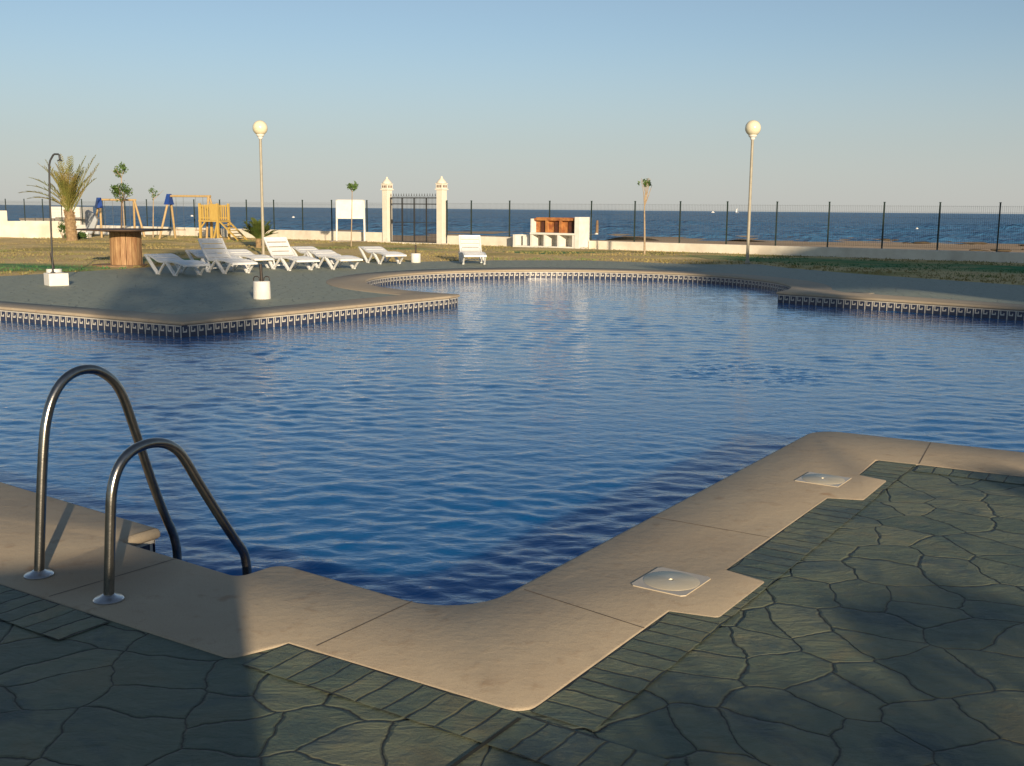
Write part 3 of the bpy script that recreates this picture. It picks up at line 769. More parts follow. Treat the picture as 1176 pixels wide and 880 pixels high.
put(271, 314.2, True, 'white sun lounger with raised back, standing left of the two-hook parasol base', 42)
put(256, 309.5, False, 'flat white sun lounger half hidden behind the left raised-back lounger', 42)
put(296, 308.5, False, 'flat white sun lounger between the two raised-back loungers of the row', 41)
put(344, 310.6, True, 'white sun lounger with raised back just right of the left lamp post')
put(371, 303.5, False, 'flat white sun lounger mostly hidden behind the raised-back one by the left lamp post', 37)
put(394, 309.2, False, 'flat white sun lounger second from the right end of the clustered row', 38)
put(447, 303.2, False, 'flat white sun lounger at the right end of the row, in front of the gate', 32)
put(544, 303.6, True, 'lone white sun lounger with raised back facing the pool, apart from the row', 8)

# ------------------------------------------------------------------ parasol bases
def parasol_base(p, r0, r1, h, stub, lean, label, hooks=True):
    root = thing('parasol_base', label, 'parasol base', (p.x, p.y, 0), 0, 'white parasol bases on the deck')
    MB().lathe([(r0 * .96, 0), (r0, .012), (r1, h - .012), (r1 * .97, h), (r1 * .3, h + .002)], (0, 0, 0), 28).build('concrete_bucket', M['white'], root, True)
    MB().tube([(0, 0, h - .05), (lean, 0, h + stub)], .026, 12).build('pole_stub', M['brown_iron'], root, True)
    if hooks:
        for s in (-1, 1):
            q = [(s * .035, 0, h + .0), (s * .045, 0, h + .06), (s * .075, 0, h + .085), (s * .12, 0, h + .08), (s * .14, 0, h + .05), (s * .14, 0, h + .005)]
            MB().tube(q, .009, 8).build('handle', M['brown_iron'], root, True)
parasol_base(g(301, 343.2), .155, .145, .31, .30, -.01, 'white concrete bucket parasol base with dark stub and two hooks, nearest the pool')
parasol_base(g(477.5, 301.6), .145, .145, .27, .26, 0, 'small white parasol base standing on the grass edge before the gate', False)
q = at(62.5, 318, 23.9); parasol_base(q, .16, .16, .22, .36, -.05, 'low white parasol base with dark stub tucked behind the shower plinth', False)

# ------------------------------------------------------------------ beach shower
p = g(61.5, 328.5)
root = thing('outdoor_shower', 'slim dark outdoor shower pole on a square white plinth at the left', 'shower', (p.x, p.y + .15, 0))
MB().box((0, 0, .125), (.38, .38, .25), R(38)).build('plinth', M['white'], root, False, .01)
def shp(px, py): v = at(px, py, p.y + .15); return (v.x - p.x, 0, v.z)
MB().tube([(shp(60, 300)[0], 0, .20), shp(59.6, 285), shp(57, 225), shp(56.5, 190), shp(57.6, 184.5), shp(61, 178.3), shp(62.5, 177.2), shp(66.8, 177.2), shp(68, 178), shp(68.7, 183)], .019, 10).build('pipe', M['black'], root, True)
a = shp(68.8, 184.5); MB().lathe([(.012, .04), (.02, .02), (.052, .0), (.052, -.012), (.01, -.014)], a, 16).build('shower_head', M['black'], root, True)
MB().lathe([(.05, 0), (.05, .012), (.026, .02), (.024, .05)], (shp(60, 300)[0], 0, .25), 14).build('foot', M['black'], root, True)

# ------------------------------------------------------------------ cable drum table
p = g(139.5, 306.5)
root = thing('cable_drum_table', 'wooden cable-drum table with a wide thin dark top at the deck edge', 'table', (p.x, p.y + .4, 0))
dm = MB(); n = 18
for k in range(n):
    a = 2 * math.pi * k / n; rr = .385 + random.uniform(-.006, .006)
    dm.box((rr * math.cos(a), rr * math.sin(a), .47), (.04, 2 * math.pi * .385 / n * .94, .90), a)
dm.build('drum', M['wood'], root)
MB().lathe([(.70, 0), (.70, .045), (.02, .045)], (-.18, 0, .0), 32).build('bottom_disc', M['base_wood'], root)
MB().lathe([(.40, .905), (.62, .925), (1.20, .955), (1.21, .985), (.02, .992)], (-.02, 0, 0), 40).build('tabletop', M['wood_dark'], root)

# ------------------------------------------------------------------ trees
def leaves(mb, c, r, n, size, flat=1.0, clumps=9):
    cs = []
    for i in range(clumps):
        d = Vector((random.gauss(0, 1), random.gauss(0, 1), random.gauss(0, 1))).normalized() * random.uniform(.3, .95)
        cs.append((Vector((c[0] + d.x * r[0], c[1] + d.y * r[1], c[2] + d.z * r[2])), random.uniform(.25, .48)))
    for i in range(n):
        q, rr = random.choice(cs); d = Vector((random.gauss(0, .55), random.gauss(0, .55), random.gauss(0, .5))) * rr
        p = q + Vector((d.x * r[0], d.y * r[1], d.z * r[2])) * 1.2
        a = Vector((random.gauss(0, 1), random.gauss(0, 1), random.gauss(0, .7))).normalized(); b = a.orthogonal().normalized()
        b = (b + a.cross(b) * random.uniform(-1, 1)).normalized(); s = size * random.uniform(.6, 1.3)
        mb.add([p - a * s, p + b * s * .42, p + a * s, p - b * s * .42], [(0, 1, 2, 3)])
def sapling(bx, Y, cx, cy, wpx, hpx, label, base_y=None, n=420, twigs=5, bark='bark', leaf='leaf', tr=.035, offs=None, sz=.05, forkf=None):
    b = at(bx, 300, Y); b.z = 0
    c = at(cx, cy, Y); k = Y / 1250.0; r = (wpx * k / 2, wpx * k / 2, hpx * k / 2)
    root = thing('young_tree', label, 'tree', (b.x, b.y, 0), 0, 'young trees on the lawn')
    cl = c - b
    fork = Vector((cl.x * .75, 0, cl.z - r[2] * 1.1))
    if forkf: fork = Vector((cl.x * forkf, 0, cl.z * forkf))
    tb = MB(); mid = fork * .5 + Vector((random.uniform(-.03, .03), 0, 0))
    tb.tube([(0, 0, -.03), mid, fork], [tr, tr * .8, tr * .6], 8)
    for i in range(twigs):
        d = Vector((random.gauss(0, .6) * r[0], random.gauss(0, .6) * r[1], random.uniform(-.2, .8) * r[2])); tb.tube([fork, fork.lerp(cl + d, .5) + Vector((random.gauss(0, .03), 0, 0)), cl + d], [tr * .5, tr * .35, tr * .15], 6)
    tb.build('trunk', M[bark], root, True)
    fb = MB()
    if offs:
        for (ox, oz, sx_, sz_, m_) in offs: leaves(fb, (cl.x + ox * r[0], cl.y, cl.z + oz * r[2]), (r[0] * sx_, r[1] * sx_, r[2] * sz_), int(n * m_), sz, clumps=5)
    else: leaves(fb, cl, r, n, sz)
    fb.build('crown', M[leaf], root)
    return root
sapling(145, 52, 138.5, 196, 17, 15, 'young tree with small high crown on a pale trunk, above the left swing frame', n=320, offs=[(-.45, -.2, .6, .7, .55), (.4, .4, .6, .7, .6)], sz=.06)
sapling(141.5, 36, 139.5, 221.5, 21, 22, 'young tree with dense dark round crown behind the cable-drum table', n=700, bark='bark_dark', leaf='leaf_dark', sz=.045)
sapling(177, 56, 176.5, 221.5, 9, 14, 'thin young tree with a sparse narrow crown between the two swing frames', n=150, sz=.055)
sapling(403.5, 45.2, 405, 214.5, 15.5, 11.5, 'young tree with a wide small crown in front of the white notice board', n=300, twigs=4, tr=.026, offs=[(-.5, .25, .5, .7, .4), (.5, .2, .5, .7, .4), (0, -.2, .6, .7, .4)], sz=.055)
t5 = sapling(740, 40.7, 740, 211, 16, 17, 'young tree with forked bare twigs and a lopsided tuft near the barbecue', n=260, twigs=8, tr=.04, forkf=.68, offs=[(.15, .2, .5, .6, .5), (.6, .05, .4, .5, .35), (-.75, .1, .25, .6, .06)], sz=.05)

# palm
def frond(mb, base, az, el, L, droop, pairs=26, ll=.36):
    pts = []; p = Vector(base); e = el
    for k in range(11):
        pts.append(p.copy()); e -= droop / 10; p = p + Vector((math.cos(az) * math.cos(e), math.sin(az) * math.cos(e), math.sin(e))) * (L / 10)
    mb.tube(pts, [.028 * (1 - .85 * k / 10) + .003 for k in range(11)], 5)
    side = Vector((-math.sin(az), math.cos(az), 0))
    for k in range(3, pairs):
        t = k / pairs * 10; i = min(int(t), 9); q = pts[i].lerp(pts[i + 1], t - i); T = (pts[i + 1] - pts[i]).normalized(); upv = side.cross(T).normalized()
        if upv.z < 0: upv = -upv
        ln = ll * math.sin(math.pi * (.12 + .86 * k / pairs)) ** .6
        for s in (-1, 1):
            d = (T * random.uniform(.75, 1.0) + side * s * random.uniform(.45, .65) + upv * random.uniform(.15, .45) + Vector((0, 0, -.1))).normalized(); w_ = T.cross(d).cross(d).normalized() * .022
            tip = q + d * ln * random.uniform(.85, 1.1) + Vector((0, 0, -.04)); m_ = q.lerp(tip, .45)
            mb.add([q, m_ + w_, tip, m_ - w_], [(0, 1, 2, 3)])
p = g(83, 277)
root = thing('palm_tree', 'stocky date palm with upright feathery fronds in front of the white beach building', 'palm tree', (p.x, p.y, 0))
tk = MB(); prof = []
for k in range(15):
    z = k / 14 * 1.35; r_ = .235 - .05 * (z / 1.35) + (.02 if k % 2 else 0) + (.05 if k == 0 else 0); prof.append((r_, z - .03))
tk.lathe(prof, (0, 0, 0), 14)
for i in range(90):
    a = random.uniform(0, 6.28); z = random.uniform(.2, 1.4); r_ = .21
    tk.box((r_ * math.cos(a), r_ * math.sin(a), z), (.05, .07, .12), M=Matrix.Rotation(a, 3, 'Z') @ Matrix.Rotation(R(20), 3, 'Y'))
for v_i in range(len(tk.v)): x, y, z = tk.v[v_i]; tk.v[v_i] = (x - .05 * z, y, z)
tk.build('trunk', M['palm_trunk'], root)
fb = MB(); PB = (-.08, 0, 1.3)
for az, el, L, dr in ((180, 58, 2.5, 68), (175, 70, 2.5, 55), (185, 80, 2.6, 40), (170, 46, 2.3, 56), (178, 64, 2.4, 60), (0, 68, 2.9, 10), (8, 78, 2.7, 15), (-8, 60, 2.6, 5), (200, 75, 2.3, 20), (160, 84, 2.4, 10), (90, 84, 2.6, 10), (270, 86, 2.6, 8), (300, 80, 2.6, 15), (240, 78, 2.5, 20)):
    fb_ = frond(fb, (PB[0] + random.gauss(0, .06), random.gauss(0, .06), PB[2]), R(az), R(el), L, R(dr))
for i in range(26):
    frond(fb, (PB[0] + random.gauss(0, .07), random.gauss(0, .07), PB[2] + random.uniform(-.1, .15)), random.uniform(0, 6.28), R(random.uniform(64, 88)), random.uniform(1.4, 2.35), R(random.uniform(0, 35)))
fb.build('crown', M['palm_leaf'], root)

def shrub(px, py, w, h, label, n=500, leaf='leaf_dark'):
    p = g(px, py); k = p.y / 1250.0
    root = thing('low_shrub', label, 'shrub', (p.x, p.y, 0)); b = MB()
    leaves(b, (0, 0, h * k * .48), (w * k / 2, w * k / 2, h * k / 2), n, .05); b.build('foliage', M[leaf], root)
    s = MB()
    for i in range(6): s.tube([(0, 0, -.02), (random.gauss(0, .1), random.gauss(0, .1), h * k * .6)], [.012, .005], 5)
    s.build('stem', M['bark_dark'], root)
shrub(72.5, 274.5, 10, 22, 'tall narrow green shrub at the left foot of the palm')
shrub(96, 276, 16, 9, 'low rounded green shrub at the right foot of the palm')
# fan palm shrub behind the loungers
p = g(297, 284.5)
root = thing('dwarf_palm', 'small spiky dwarf palm behind the loungers beside the left lamp post', 'dwarf palm', (p.x, p.y, 0)); b = MB()
for i in range(40):
    az = random.uniform(0, 6.28); frond(b, (0, 0, .32), az, R(random.uniform(30, 85)), random.uniform(.6, .95), R(random.uniform(10, 40)), 18, .34)
b.build('crown', M['palm_green'], root)
MB().lathe([(.13, -.02), (.10, .12), (.12, .2), (.09, .36)], (0, 0, 0), 12).build('trunk', M['palm_trunk'], root)

# ------------------------------------------------------------------ walls, fences, gate
def wall_piece(s0, s1, h, label, n=0.0, th=.2, drop=.25):
    root = wp((s0 + s1) / 2, n); L = s1 - s0
    o = MB().box((0, 0, (h - drop) / 2), (L, th, h + drop)).build('garden_wall', M['wall'], None, False, .012)
    o.location = root; o.rotation_euler = (0, 0, WROT)
    return tag(o, label, 'wall', 'low cream walls at the back of the lawn')
S = {x: ws(x) for x in (440, 450, 502, 513, 590, 600, 620, 677)}
wall_piece(-62, S[440], .46, 'long low cream wall left of the gate, behind the swings')
wall_piece(S[513] + .1, S[590], .40, 'short cream wall between the right gate pier and the barbecue')
wall_piece(S[677] + .05, 40, .34, 'long low cream wall right of the barbecue, shaded at its right end')
# taller wall at the far left, nearer than the fence
a = at(-90, 255, 50.5); b = at(75, 255, 55); L = (b - a).length
o = MB().box((0, 0, .35), (L, .22, .95)).box((-L * .213, 0, .66), (L * .57, .225, 1.32)).build('garden_wall', M['wall'], None, False, .012)
o.location = ((a.x + b.x) / 2, (a.y + b.y) / 2, 0); o.rotation_euler = (0, 0, math.atan2(b.y - a.y, b.x - a.x))
tag(o, 'taller cream wall with a higher step at the far left behind the shower', 'wall', 'low cream walls at the back of the lawn')

def fence(svals, s0, s1, label, zt=1.95, zb=.45):
    c = (s0 + s1) / 2; root = thing('mesh_fence', label, 'fence', wp(c, -.02), WROT)
    for s in svals:
        MB().box((s - c, 0, (zt + zb) / 2), (.044, .044, zt - zb)).box((s - c, 0, zt + .012), (.062, .062, .024)).build('fence_post', M['fence'], root)
    w = MB(); x = s0
    while x < s1: w.box((x - c, -.03, (zb + .08 + 1.86) / 2), (.0045, .0045, 1.86 - zb - .08)); x += .065
    z = zb + .1
    while z < 1.87: w.box((0, -.025, z), (s1 - s0, .0045, .0045)); z += .2
    w.build('wire_mesh', M['wire'], root)
left_p = [ws(x) for x in (6, 27.5, 48.5, 70, 93.6, 117.3, 143, 168, 195, 222.5, 252, 282.6, 314, 347, 380.5, 421)]
left_p = [left_p[0] - 2.05 * k for k in range(4, 0, -1)] + left_p
right_p = [ws(x) for x in (513, 541, 585, 631, 679, 729, 781, 835, 892, 952, 1015, 1079, 1148)]
right_p += [right_p[-1] + 1.98 * k for k in range(1, 5)]
fence(left_p, left_p[0], S[440], 'dark green wire mesh fence on the wall left of the gate')
fence(right_p, S[513], right_p[-1], 'dark green wire mesh fence on the wall right of the gate', zb=.33)

def pier(s, label):
    root = thing('gate_pier', label, 'gate pier', wp(s, .02), WROT, 'gate piers with onion caps')
    MB().box((0, 0, 1.17), (.34, .34, 2.54)).build('shaft', M['wall'], root, False, .012)
    c = MB().box((0, 0, 2.465), (.44, .44, .05)).box((0, 0, 2.60), (.37, .37, .22))
    c.box((0, 0, 2.725), (.41, .41, .03))
    prof = [(.235, 2.74), (.225, 2.78), (.19, 2.83), (.135, 2.89), (.085, 2.94), (.055, 2.97), (.05, 2.99), (.055, 3.01), (.03, 3.05), (.003, 3.06)]
    c.lathe(prof, (0, 0, 0), 20); cap = c.build('cap', M['wall'], root, False)
    for q in (-.10, 0, .10):
        for (ax, sgn) in ((0, -1), (0, 1), (1, -1), (1, 1)):
            cc = (q, sgn * .186, 2.60) if ax == 0 else (sgn * .186, q, 2.60); MB().box(cc, (.05, .012, .11) if ax == 0 else (.012, .05, .11)).build('vent_slot', M['dark_recess'], cap)  # dark block on the surface; the slot's shade is its colour
pier(ws(445), 'cream gate pier with onion cap on the left of the iron gate')
pier(ws(507.5), 'cream gate pier with onion cap on the right of the iron gate')
s0, s1 = ws(445) + .18, ws(507.5) - .18; c = (s0 + s1) / 2; W = s1 - s0
root = thing('iron_gate', 'black iron bar gate between the two cream onion-cap piers', 'gate', wp(c, 0), WROT)
fr = MB()
for z in (.06, 1.80, 2.08): fr.box((0, 0, z), (W, .04, .045))
for k in range(5): x = -W / 2 + .02 + (W - .04) * k / 4; fr.box((x, 0, 1.07), (.05, .045, 2.04))
fr.box((0, 0, .95), (W, .03, .03)); fr.build('frame', M['black'], root)
br = MB()
for k in range(37):
    x = -W / 2 + .05 + (W - .1) * k / 36; br.box((x, .0, 1.12), (.012, .012, 2.10)); 
    if k % 2 == 0: br.lathe([(.012, 2.16), (.022, 2.20), (.002, 2.30)], (x, 0, 0), 6)
br.build('bars', M['black'], root)
MB().box((-W / 2 + .12, -.03, 1.0), (.10, .03, .16)).build('lock_box', M['black'], root)
o = MB().box((0, 0, -.02), (W + 1.2, .5, .12)).build('gate_step', M['wall'], None, False, .01); o.location = wp(c + .1, .12); o.rotation_euler = (0, 0, WROT)
tag(o, 'low cream doorstep slab under the iron gate', 'step')

# notice board
p = at(403, 275, 52.2)
root = thing('notice_board', 'blank white notice board on two legs before the low wall', 'notice board', (p.x, p.y, 0), R(-6))
MB().box((0, 0, 1.53), (1.30, .05, .86)).box((0, -.03, 1.95), (1.36, .03, .05)).box((0, -.03, 1.115), (1.36, .03, .05)).build('panel', M['white'], root)
for s in (-1, 1): MB().bar((s * .68, 0, -.05), (s * .655, 0, 1.97), .09, .07).build('leg', M['white'], root)
MB().box((-.1, -.05, .02), (1.7, .5, .06)).build('foot_slab', M['roof'], root)

# barbecue
s0 = S[620]; s1 = S[677]; L = s1 - s0
root = thing('barbecue', 'white masonry barbecue with three orange brick fire bays set in the low wall', 'barbecue', wp(s0, .35), WROT)
# local x along the wall, -y to the camera side
b = MB(); D = .75; bw = (L - .32 - .10) / 3
b.box((L / 2, 0, .0), (L, D, .16))
b.box((L / 2 - .1, D / 2 - .04, .32), (L - .3, .08, .48))
for k in range(4): b.box((.05 + k * (bw) + (.05 if k == 3 else 0), -.002 * k, .33), (.10, D - .02, .50))
b.build('base', M['white'], root)
MB().box(((L - .26) / 2, -.01, .60), (L - .26, D + .03, .085)).build('counter', M['white'], root, False, .01)
MB().box((L - .13, 0, .66), (.26, D + .05, 1.30)).build('end_wall', M['white'], root, False, .015)
MB().box((.05, .005, .93), (.10, D - .03, .575)).build('end_wall', M['white'], root, False, .01)
bk = MB()
bk.box((L / 2 - .12, D / 2 - .10, .935), (L - .50, .16, .58))
for k in range(1, 3): bk.box((.05 + k * bw, .05, .90), (.11, D - .16, .50))
bk.box((L / 2 - .12, .06, 1.19), (L - .48, D - .12, .09)); bk.box((L / 2 - .12, .10, 1.25), (L - .55, D - .22, .05))
for k in range(3): bk.box((.05 + (k + .30) * bw, .12, .90), (bw * .42, D - .34, .50))
bk.build('brick_hood', M['brick'], root)
for k in range(3):
    MB().box((.05 + (k + .745) * bw, -.02, .885), (bw * .40, .30, .45)).build('fire_niche', M['dark_recess'], root)  # solid dark block; recess shade and soot are its colour
o = MB(); Lx = S[620] - S[600]
o.box((Lx / 2, 0, .0), (Lx, .72, .15)).box((Lx / 2, .32, .30), (Lx - .01, .08, .46)).box((.06, 0, .30), (.12, .70, .47)).box((Lx * .55, .12, .30), (.32, .40, .465))
o = o.build('log_bin', M['white'], root); o.location = (-Lx, -.0, 0)

# ------------------------------------------------------------------ playground
def swing(loc, rz, w, h, label):
    root = thing('swing_set', label, 'swing set', loc, rz, 'pine swing frames on the sand')
    for s in (-1, 1):
        for q in (-1, 1):
            MB().tube([(s * (w / 2 + .22), q * .75, -.05), (s * w / 2, q * .06, h - .04)], .055, 10).build('leg', M['pine_pale'], root, True)
    MB().tube([(-w / 2 - .1, 0, h), (w / 2 + .1, 0, h)], .055, 12).build('beam', M['pine_pale'], root, True)
    b = MB(); b.add([(-w / 2 - .19, -.26, h - .42), (-w / 2 - .19, .26, h - .42), (-w / 2 + .07, .26, h - .42), (-w / 2 + .07, -.26, h - .42), (-w / 2 - .12, -.09, h + .10), (-w / 2 - .12, .09, h + .10), (-w / 2 + .05, .09, h + .10), (-w / 2 + .05, -.09, h + .10)],
        [(0, 1, 2, 3), (4, 5, 6, 7), (0, 1, 5, 4), (1, 2, 6, 5), (2, 3, 7, 6), (3, 0, 4, 7)]).build('corner_cap', M['blue'], root)
    for x in (-w / 4, w / 4):
        c = MB()
        for q in (-.2, .2): c.tube([(x + q, 0, h - .05), (x + q, 0, .45)], .008, 5)
        st = c.build('swing_chain', M['wire'], root); MB().box((x, 0, .44), (.46, .2, .035)).build('swing_seat', M['wood'], st)
p = at(136, 265, 56.5); swing((p.x, p.y, 0), R(38), 1.75, 1.90, 'pine swing frame with blue corner cap, farther left behind the cable-drum table')
p = at(219, 272, 54.5); swing((p.x, p.y, 0), R(-14), 2.15, 2.10, 'pine swing frame with blue corner cap joined beside the yellow climbing tower')
p = at(247, 273, 53.0)
root = thing('climbing_tower', 'yellow wooden play tower with slatted sides and a ladder ramp', 'play tower', (p.x, p.y, 0), R(-16))
PW = .95
for x in (-PW / 2, PW / 2):
    for y in (-.5, .5): MB().box((x, y, .85), (.10, .10, 1.80)).build('post', M['pine'], root)
MB().box((0, 0, .92), (PW + .12, 1.12, .07)).build('platform', M['pine'], root)
def slats(mb, a, b, n):
    a = Vector(a); b = Vector(b)
    for k in range(n):
        p_ = a.lerp(b, (k + .5) / n); mb.box((p_.x, p_.y, 1.33), (.075 if a.y == b.y else .02, .02 if a.y == b.y else .075, .72))
    for z in (1.06, 1.62): mb.bar((a.x, a.y, z), (b.x, b.y, z), .05, .045)
sm = MB(); slats(sm, (-PW / 2, -.53, 0), (PW / 2 - .32, -.53, 0), 5); sm.build('side_rail', M['pine'], root)
sm = MB(); slats(sm, (-PW / 2, .53, 0), (PW / 2, .53, 0), 8); sm.build('side_rail', M['pine'], root)
sm = MB(); slats(sm, (-PW / 2 - .03, -.5, 0), (-PW / 2 - .03, .5, 0), 7); sm.build('side_rail', M['pine'], root)
MB().box((PW / 2 - .16, -.545, 1.33), (.34, .03, .78)).build('solid_panel', M['pine'], root)
rp = MB()
for q in (-.42, .42): rp.bar((PW / 2, q, .95), (PW / 2 + 1.05, q, .0), .10, .05)
for k in range(7): t = (k + .5) / 7; rp.bar((PW / 2 + 1.05 * t, -.42, .95 - .95 * t), (PW / 2 + 1.05 * t, .42, .95 - .95 * t), .06, .04)
rp.build('ladder_ramp', M['pine'], root)
MB().bar((PW / 2, -.5, .95), (PW / 2 - .25, -.5, .0), .07, .07).bar((-PW / 2, -.5, .55), (-PW / 2 + .3, -.5, .92), .06, .06).build('brace', M['pine'], root)

# ------------------------------------------------------------------ beyond the wall
p = at(81, 262, 76)
root = thing('beach_kiosk', 'low white flat-roofed beach building seen behind the palm over the wall', 'beach building', (p.x, p.y, -1.2), R(-4))
MB().box((.2, 0, 1.35), (2.0, 2.0, 2.7)).build('block', M['white'], root)
MB().box((-1.1, -.8, 1.05), (2.9, 2.2, 1.5)).build('wing', M['white'], root)
MB().box((-.9, -.85, 1.86), (3.3, 2.4, .12)).box((.9, -.5, 1.95), (2.3, 2.2, .1)).build('roof_slab', M['roof'], root)
MB().box((-1.2, -1.93, .95), (1.2, .04, .5)).build('window', M['glass_dark'], root)
p = at(104.5, 266, 55)
root = thing('leaning_grey_panel', 'pale grey tapered panel leaning upright just right of the palm trunk', 'boat cover', (p.x, p.y, 0), 0)  # unidentified leaning shape built as a plain panel
pts = [at(x, y, 55) for x, y in ((98.2, 243), (101, 241), (108.5, 245.5), (112.5, 253), (109.5, 262), (106, 269), (100, 269), (98.6, 257))]
b = MB(); n = len(pts)
b.add([(v.x - p.x, -.12, v.z) for v in pts] + [(v.x - p.x, .12, v.z) for v in pts], [tuple(range(n)), tuple(reversed(range(n, 2 * n)))] + [(i, (i + 1) % n, n + (i + 1) % n, n + i) for i in range(n)])
b.build('cover', M['grey_cloth'], root, False, .05)
MB().box((-.25, 0, .12), (.35, .5, .3)).build('foot_block', M['white'], root, False, .02)
# buoys
for i, (x, y, lab) in enumerate(((12, 254, 'white buoy on the sea at the far left edge, over the stepped wall'), (103, 248.5, 'white buoy on the sea between the palm and the left swing frame'), (220.5, 248.5, 'white buoy on the sea seen through the swing beside the play tower'), (337, 250, 'white buoy on the sea right of the left lamp post'),
        (767, 256, 'white buoy on the sea right of the forked young tree'), (927, 259.5, 'white buoy on the sea in the first fence bays right of the right lamp post'), (1053, 263, 'white buoy on the sea nearest the right edge of the photo'))):
    p = g(x, y, SEA + .15); k = p.y / 1250.0
    root = thing('buoy', lab, 'buoy', (p.x, p.y, SEA), 0, 'white marker buoys in a line on the sea')
    MB().sphere((0, 0, .1), 1.7 * k, 18, 12).build('float', M['boat'], root, True)
    MB().lathe([(.25 * k, 1.2 * k), (.25 * k, 2.0 * k), (.1 * k, 2.1 * k)], (0, 0, .1), 8).build('top_ring', M['wood'], root, True)
# sailboat and motor boat
p = g(846.5, 243.2, SEA); p = p * (1900 / p.y)
root = thing('sailing_boat', 'tiny white sailing boat on the horizon left of the right lamp post', 'sailing boat', (p.x, 1900, SEA))
MB().add([(-2.6, 0, .2), (2.6, 0, .4), (2.2, .8, .9), (-2.4, .8, .9), (2.2, -.8, .9), (-2.4, -.8, .9), (3.2, 0, 1.0)], [(0, 1, 2, 3), (1, 0, 5, 4), (0, 3, 5), (3, 2, 6, 4, 5), (1, 6, 2), (1, 4, 6)]).build('hull', M['boat'], root)
MB().tube([(0, 0, .8), (0, 0, 9)], .08, 6).build('mast', M['boat'], root)
MB().add([(-2.4, .05, 1.8), (-.1, .05, 1.6), (-.1, .05, 8.8), (-2.4, -.05, 1.8), (-.1, -.05, 1.6), (-.1, -.05, 8.8)], [(0, 1, 2), (5, 4, 3), (0, 1, 4, 3), (1, 2, 5, 4), (2, 0, 3, 5)]).build('mainsail', M['boat'], root)
p = at(819, 241, 2100)
root = thing('motor_boat', 'tiny white motor boat low on the horizon, left of the sailing boat', 'motor boat', (p.x, 2100, SEA))
MB().add([(-3, -.9, .2), (2.4, -.9, .2), (2.4, .9, .2), (-3, .9, .2), (-3, -1.1, 1.2), (3.6, 0, 1.5), (-3, 1.1, 1.2), (2.6, -1.0, 1.3), (2.6, 1.0, 1.3)], [(3, 2, 1, 0), (0, 1, 7, 4), (1, 5, 7), (1, 2, 5), (2, 8, 5), (2, 3, 6, 8), (3, 0, 4, 6), (4, 7, 5, 8, 6)]).build('hull', M['boat'], root)
MB().box((-.4, 0, 1.9), (2.4, 1.5, 1.3)).build('cabin', M['boat'], root)
# beach post
p = g(685.5, 268, -.9)
root = thing('beach_post', 'short brown wooden post with pale foot on the sand right of the barbecue', 'post', (p.x, p.y, -.95))
MB().tube([(0, 0, -.1), (0, 0, 1.0), (.02, 0, 1.45)], [.19, .15, .11], 10).build('shaft', M['base_wood'], root, True)
MB().lathe([(.20, -.1), (.20, .02), (.16, .08)], (-.05, -.05, 0), 12).build('pale_foot', M['white'], root, True)

# ------------------------------------------------------------------ unseen blockers added behind the photographer to shape the long shadows
UA = Vector((.959, .284))
def sp(u, d):                            # point u across the sun direction, d metres towards the sun
    q = UA * u + SH * d; return Vector((q.x, q.y, 0))
SROT = math.atan2(UA.y, UA.x)
TE = math.tan(SUN_EL)
def slab(mb, u0, u1, z0, z1, th=.3): mb.box(((u0 + u1) / 2, 0, (z0 + z1) / 2), (u1 - u0, th, z1 - z0)); return mb
# low wall added to cut the sharp shade edge beside the ladder
root = thing('sun_block_wall', 'low shadow-casting wall added unseen behind the photographer', 'wall', sp(0, 3.2), SROT)
slab(MB(), -1.25, .16, -.05, 1.31 * TE / .1584, .2).build('wall', M['wall'], root, False, .01)
# hedge added as a sun block; uneven top sets the near shade
root = thing('sun_block_hedge', 'unseen, added hedge behind the photographer', 'sun_block_hedge', sp(0, 7.0), SROT); b = MB()
def hz(u): return hz0(u) * TE / .1584
def hz0(u):
    pts = [(-8, 1.2), (-2, 1.3), (-.5, 1.25), (.2, 1.52), (.9, 1.54), (1.15, 1.55), (1.4, 1.61), (2.25, 1.56), (2.5, 1.70), (3.1, 1.73), (3.5, 1.60), (4.35, 1.62), (4.6, 1.99), (4.95, 1.98), (5.2, 1.78), (9, 1.78)]
    for (a, za), (c_, zc) in zip(pts[:-1], pts[1:]):
        if a <= u <= c_: return za + (zc - za) * (u - a) / (c_ - a)
    return 1.5
for i in range(11500):
    u = random.uniform(-7, 9); top = hz(u) - .05; z = top * (1 - random.random() ** 2.2) if random.random() < .8 else top
    q = Vector((u, random.gauss(0, .16), z)); a_ = Vector((random.gauss(0, 1), random.gauss(0, 1), random.gauss(0, 1))).normalized(); c_ = a_.orthogonal().normalized(); s = random.uniform(.03, .06)
    b.add([q - a_ * s, q + c_ * s * .7, q + a_ * s, q - c_ * s * .7], [(0, 1, 2, 3)])
b.build('foliage', M['leaf_dark'], root)
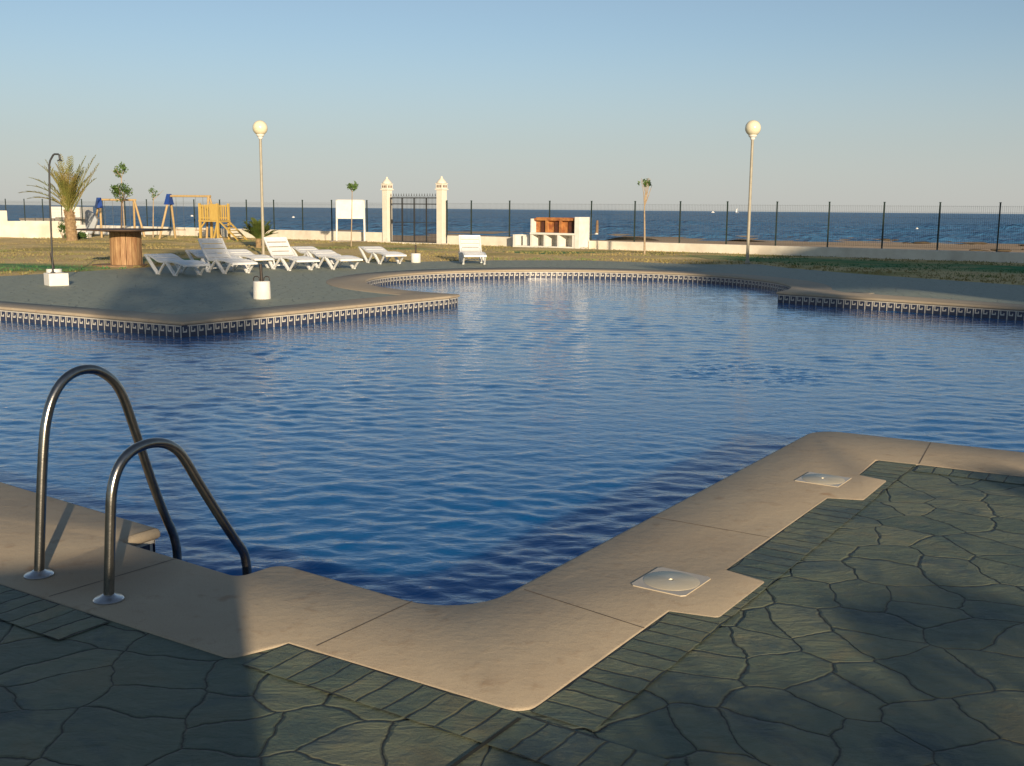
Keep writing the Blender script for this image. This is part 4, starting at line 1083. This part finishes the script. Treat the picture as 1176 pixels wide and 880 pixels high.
# tree crown added to cast the soft shade strip across the far deck
root = thing('sun_block_tree', 'tall slim tree added unseen behind the photographer to cast shade', 'tree', sp(-.15, 30), 0); b = MB()
for i in range(2300):
    z0 = random.uniform(6.3, 11.2); z = z0 * TE / .1584; rr = 1.25 * math.sqrt(max(0, 1 - ((z0 - 8.6) / 2.7) ** 2)) ** .7; a_ = random.uniform(0, 6.28); r_ = rr * math.sqrt(random.random())
    q = Vector((r_ * math.cos(a_), r_ * math.sin(a_), z)); a2 = Vector((random.gauss(0, 1), random.gauss(0, 1), random.gauss(0, 1))).normalized(); c_ = a2.orthogonal().normalized(); s = random.uniform(.08, .17)
    b.add([q - a2 * s, q + c_ * s * .6, q + a2 * s, q - c_ * s * .6], [(0, 1, 2, 3)])
b.build('crown', M['leaf_dark'], root)
MB().tube([(0, 0, -.1), (0, 0, 6), (0, 0, 12.5)], [.16, .12, .05], 10).build('trunk', M['bark'], root)
# house block added unseen, its stepped, gabled outline cut to shape shade
root = thing('sun_block_house', 'ochre house block added unseen behind the photographer to shape the shade', 'house', sp(0, 30), SROT)
def hx(t): return (30 + t) * TE
b = MB(); dep = 9.0
for (u0, u1, z0, z1) in ((10.9, 14.6, -.1, hx(16.2)), (14.6, 62, -.1, hx(30.5))):
    b.box(((u0 + u1) / 2, -dep / 2, (z0 + z1) / 2), (u1 - u0, dep, z1 - z0))
b.build('walls', M['plaster_far'], root)
rf = MB(); rf.box((13.55, -.3, (hx(20.2) + hx(29.6)) / 2), (2.2, .5, hx(29.6) - hx(20.2)))
rf.box((11.55, -.3, (hx(16.0) + hx(20.2)) / 2), (1.3, .4, hx(20.2) - hx(16.0)))
poly = [(14.2, hx(29.8)), (14.6, hx(31.6)), (16.4, hx(32.6)), (23.2, hx(38.9)), (30, hx(45)), (46, hx(52)), (62, hx(45)), (62, hx(30.4)), (14.2, hx(29.0))]
n = len(poly); rf.add([(x, 0.05, z) for x, z in poly] + [(x, -dep - .2, z) for x, z in poly], [tuple(range(n)), tuple(reversed(range(n, 2 * n)))] + [(i, (i + 1) % n, n + (i + 1) % n, n + i) for i in range(n)])
rf.build('roof', M['roof'], root)
for k in range(9):
    for z in (1.6, 4.6, 7.4):
        x = 17 + k * 4.8; MB().box((x, .03, z), (1.4, .08, 1.3)).build('window', M['glass_dark'], root)
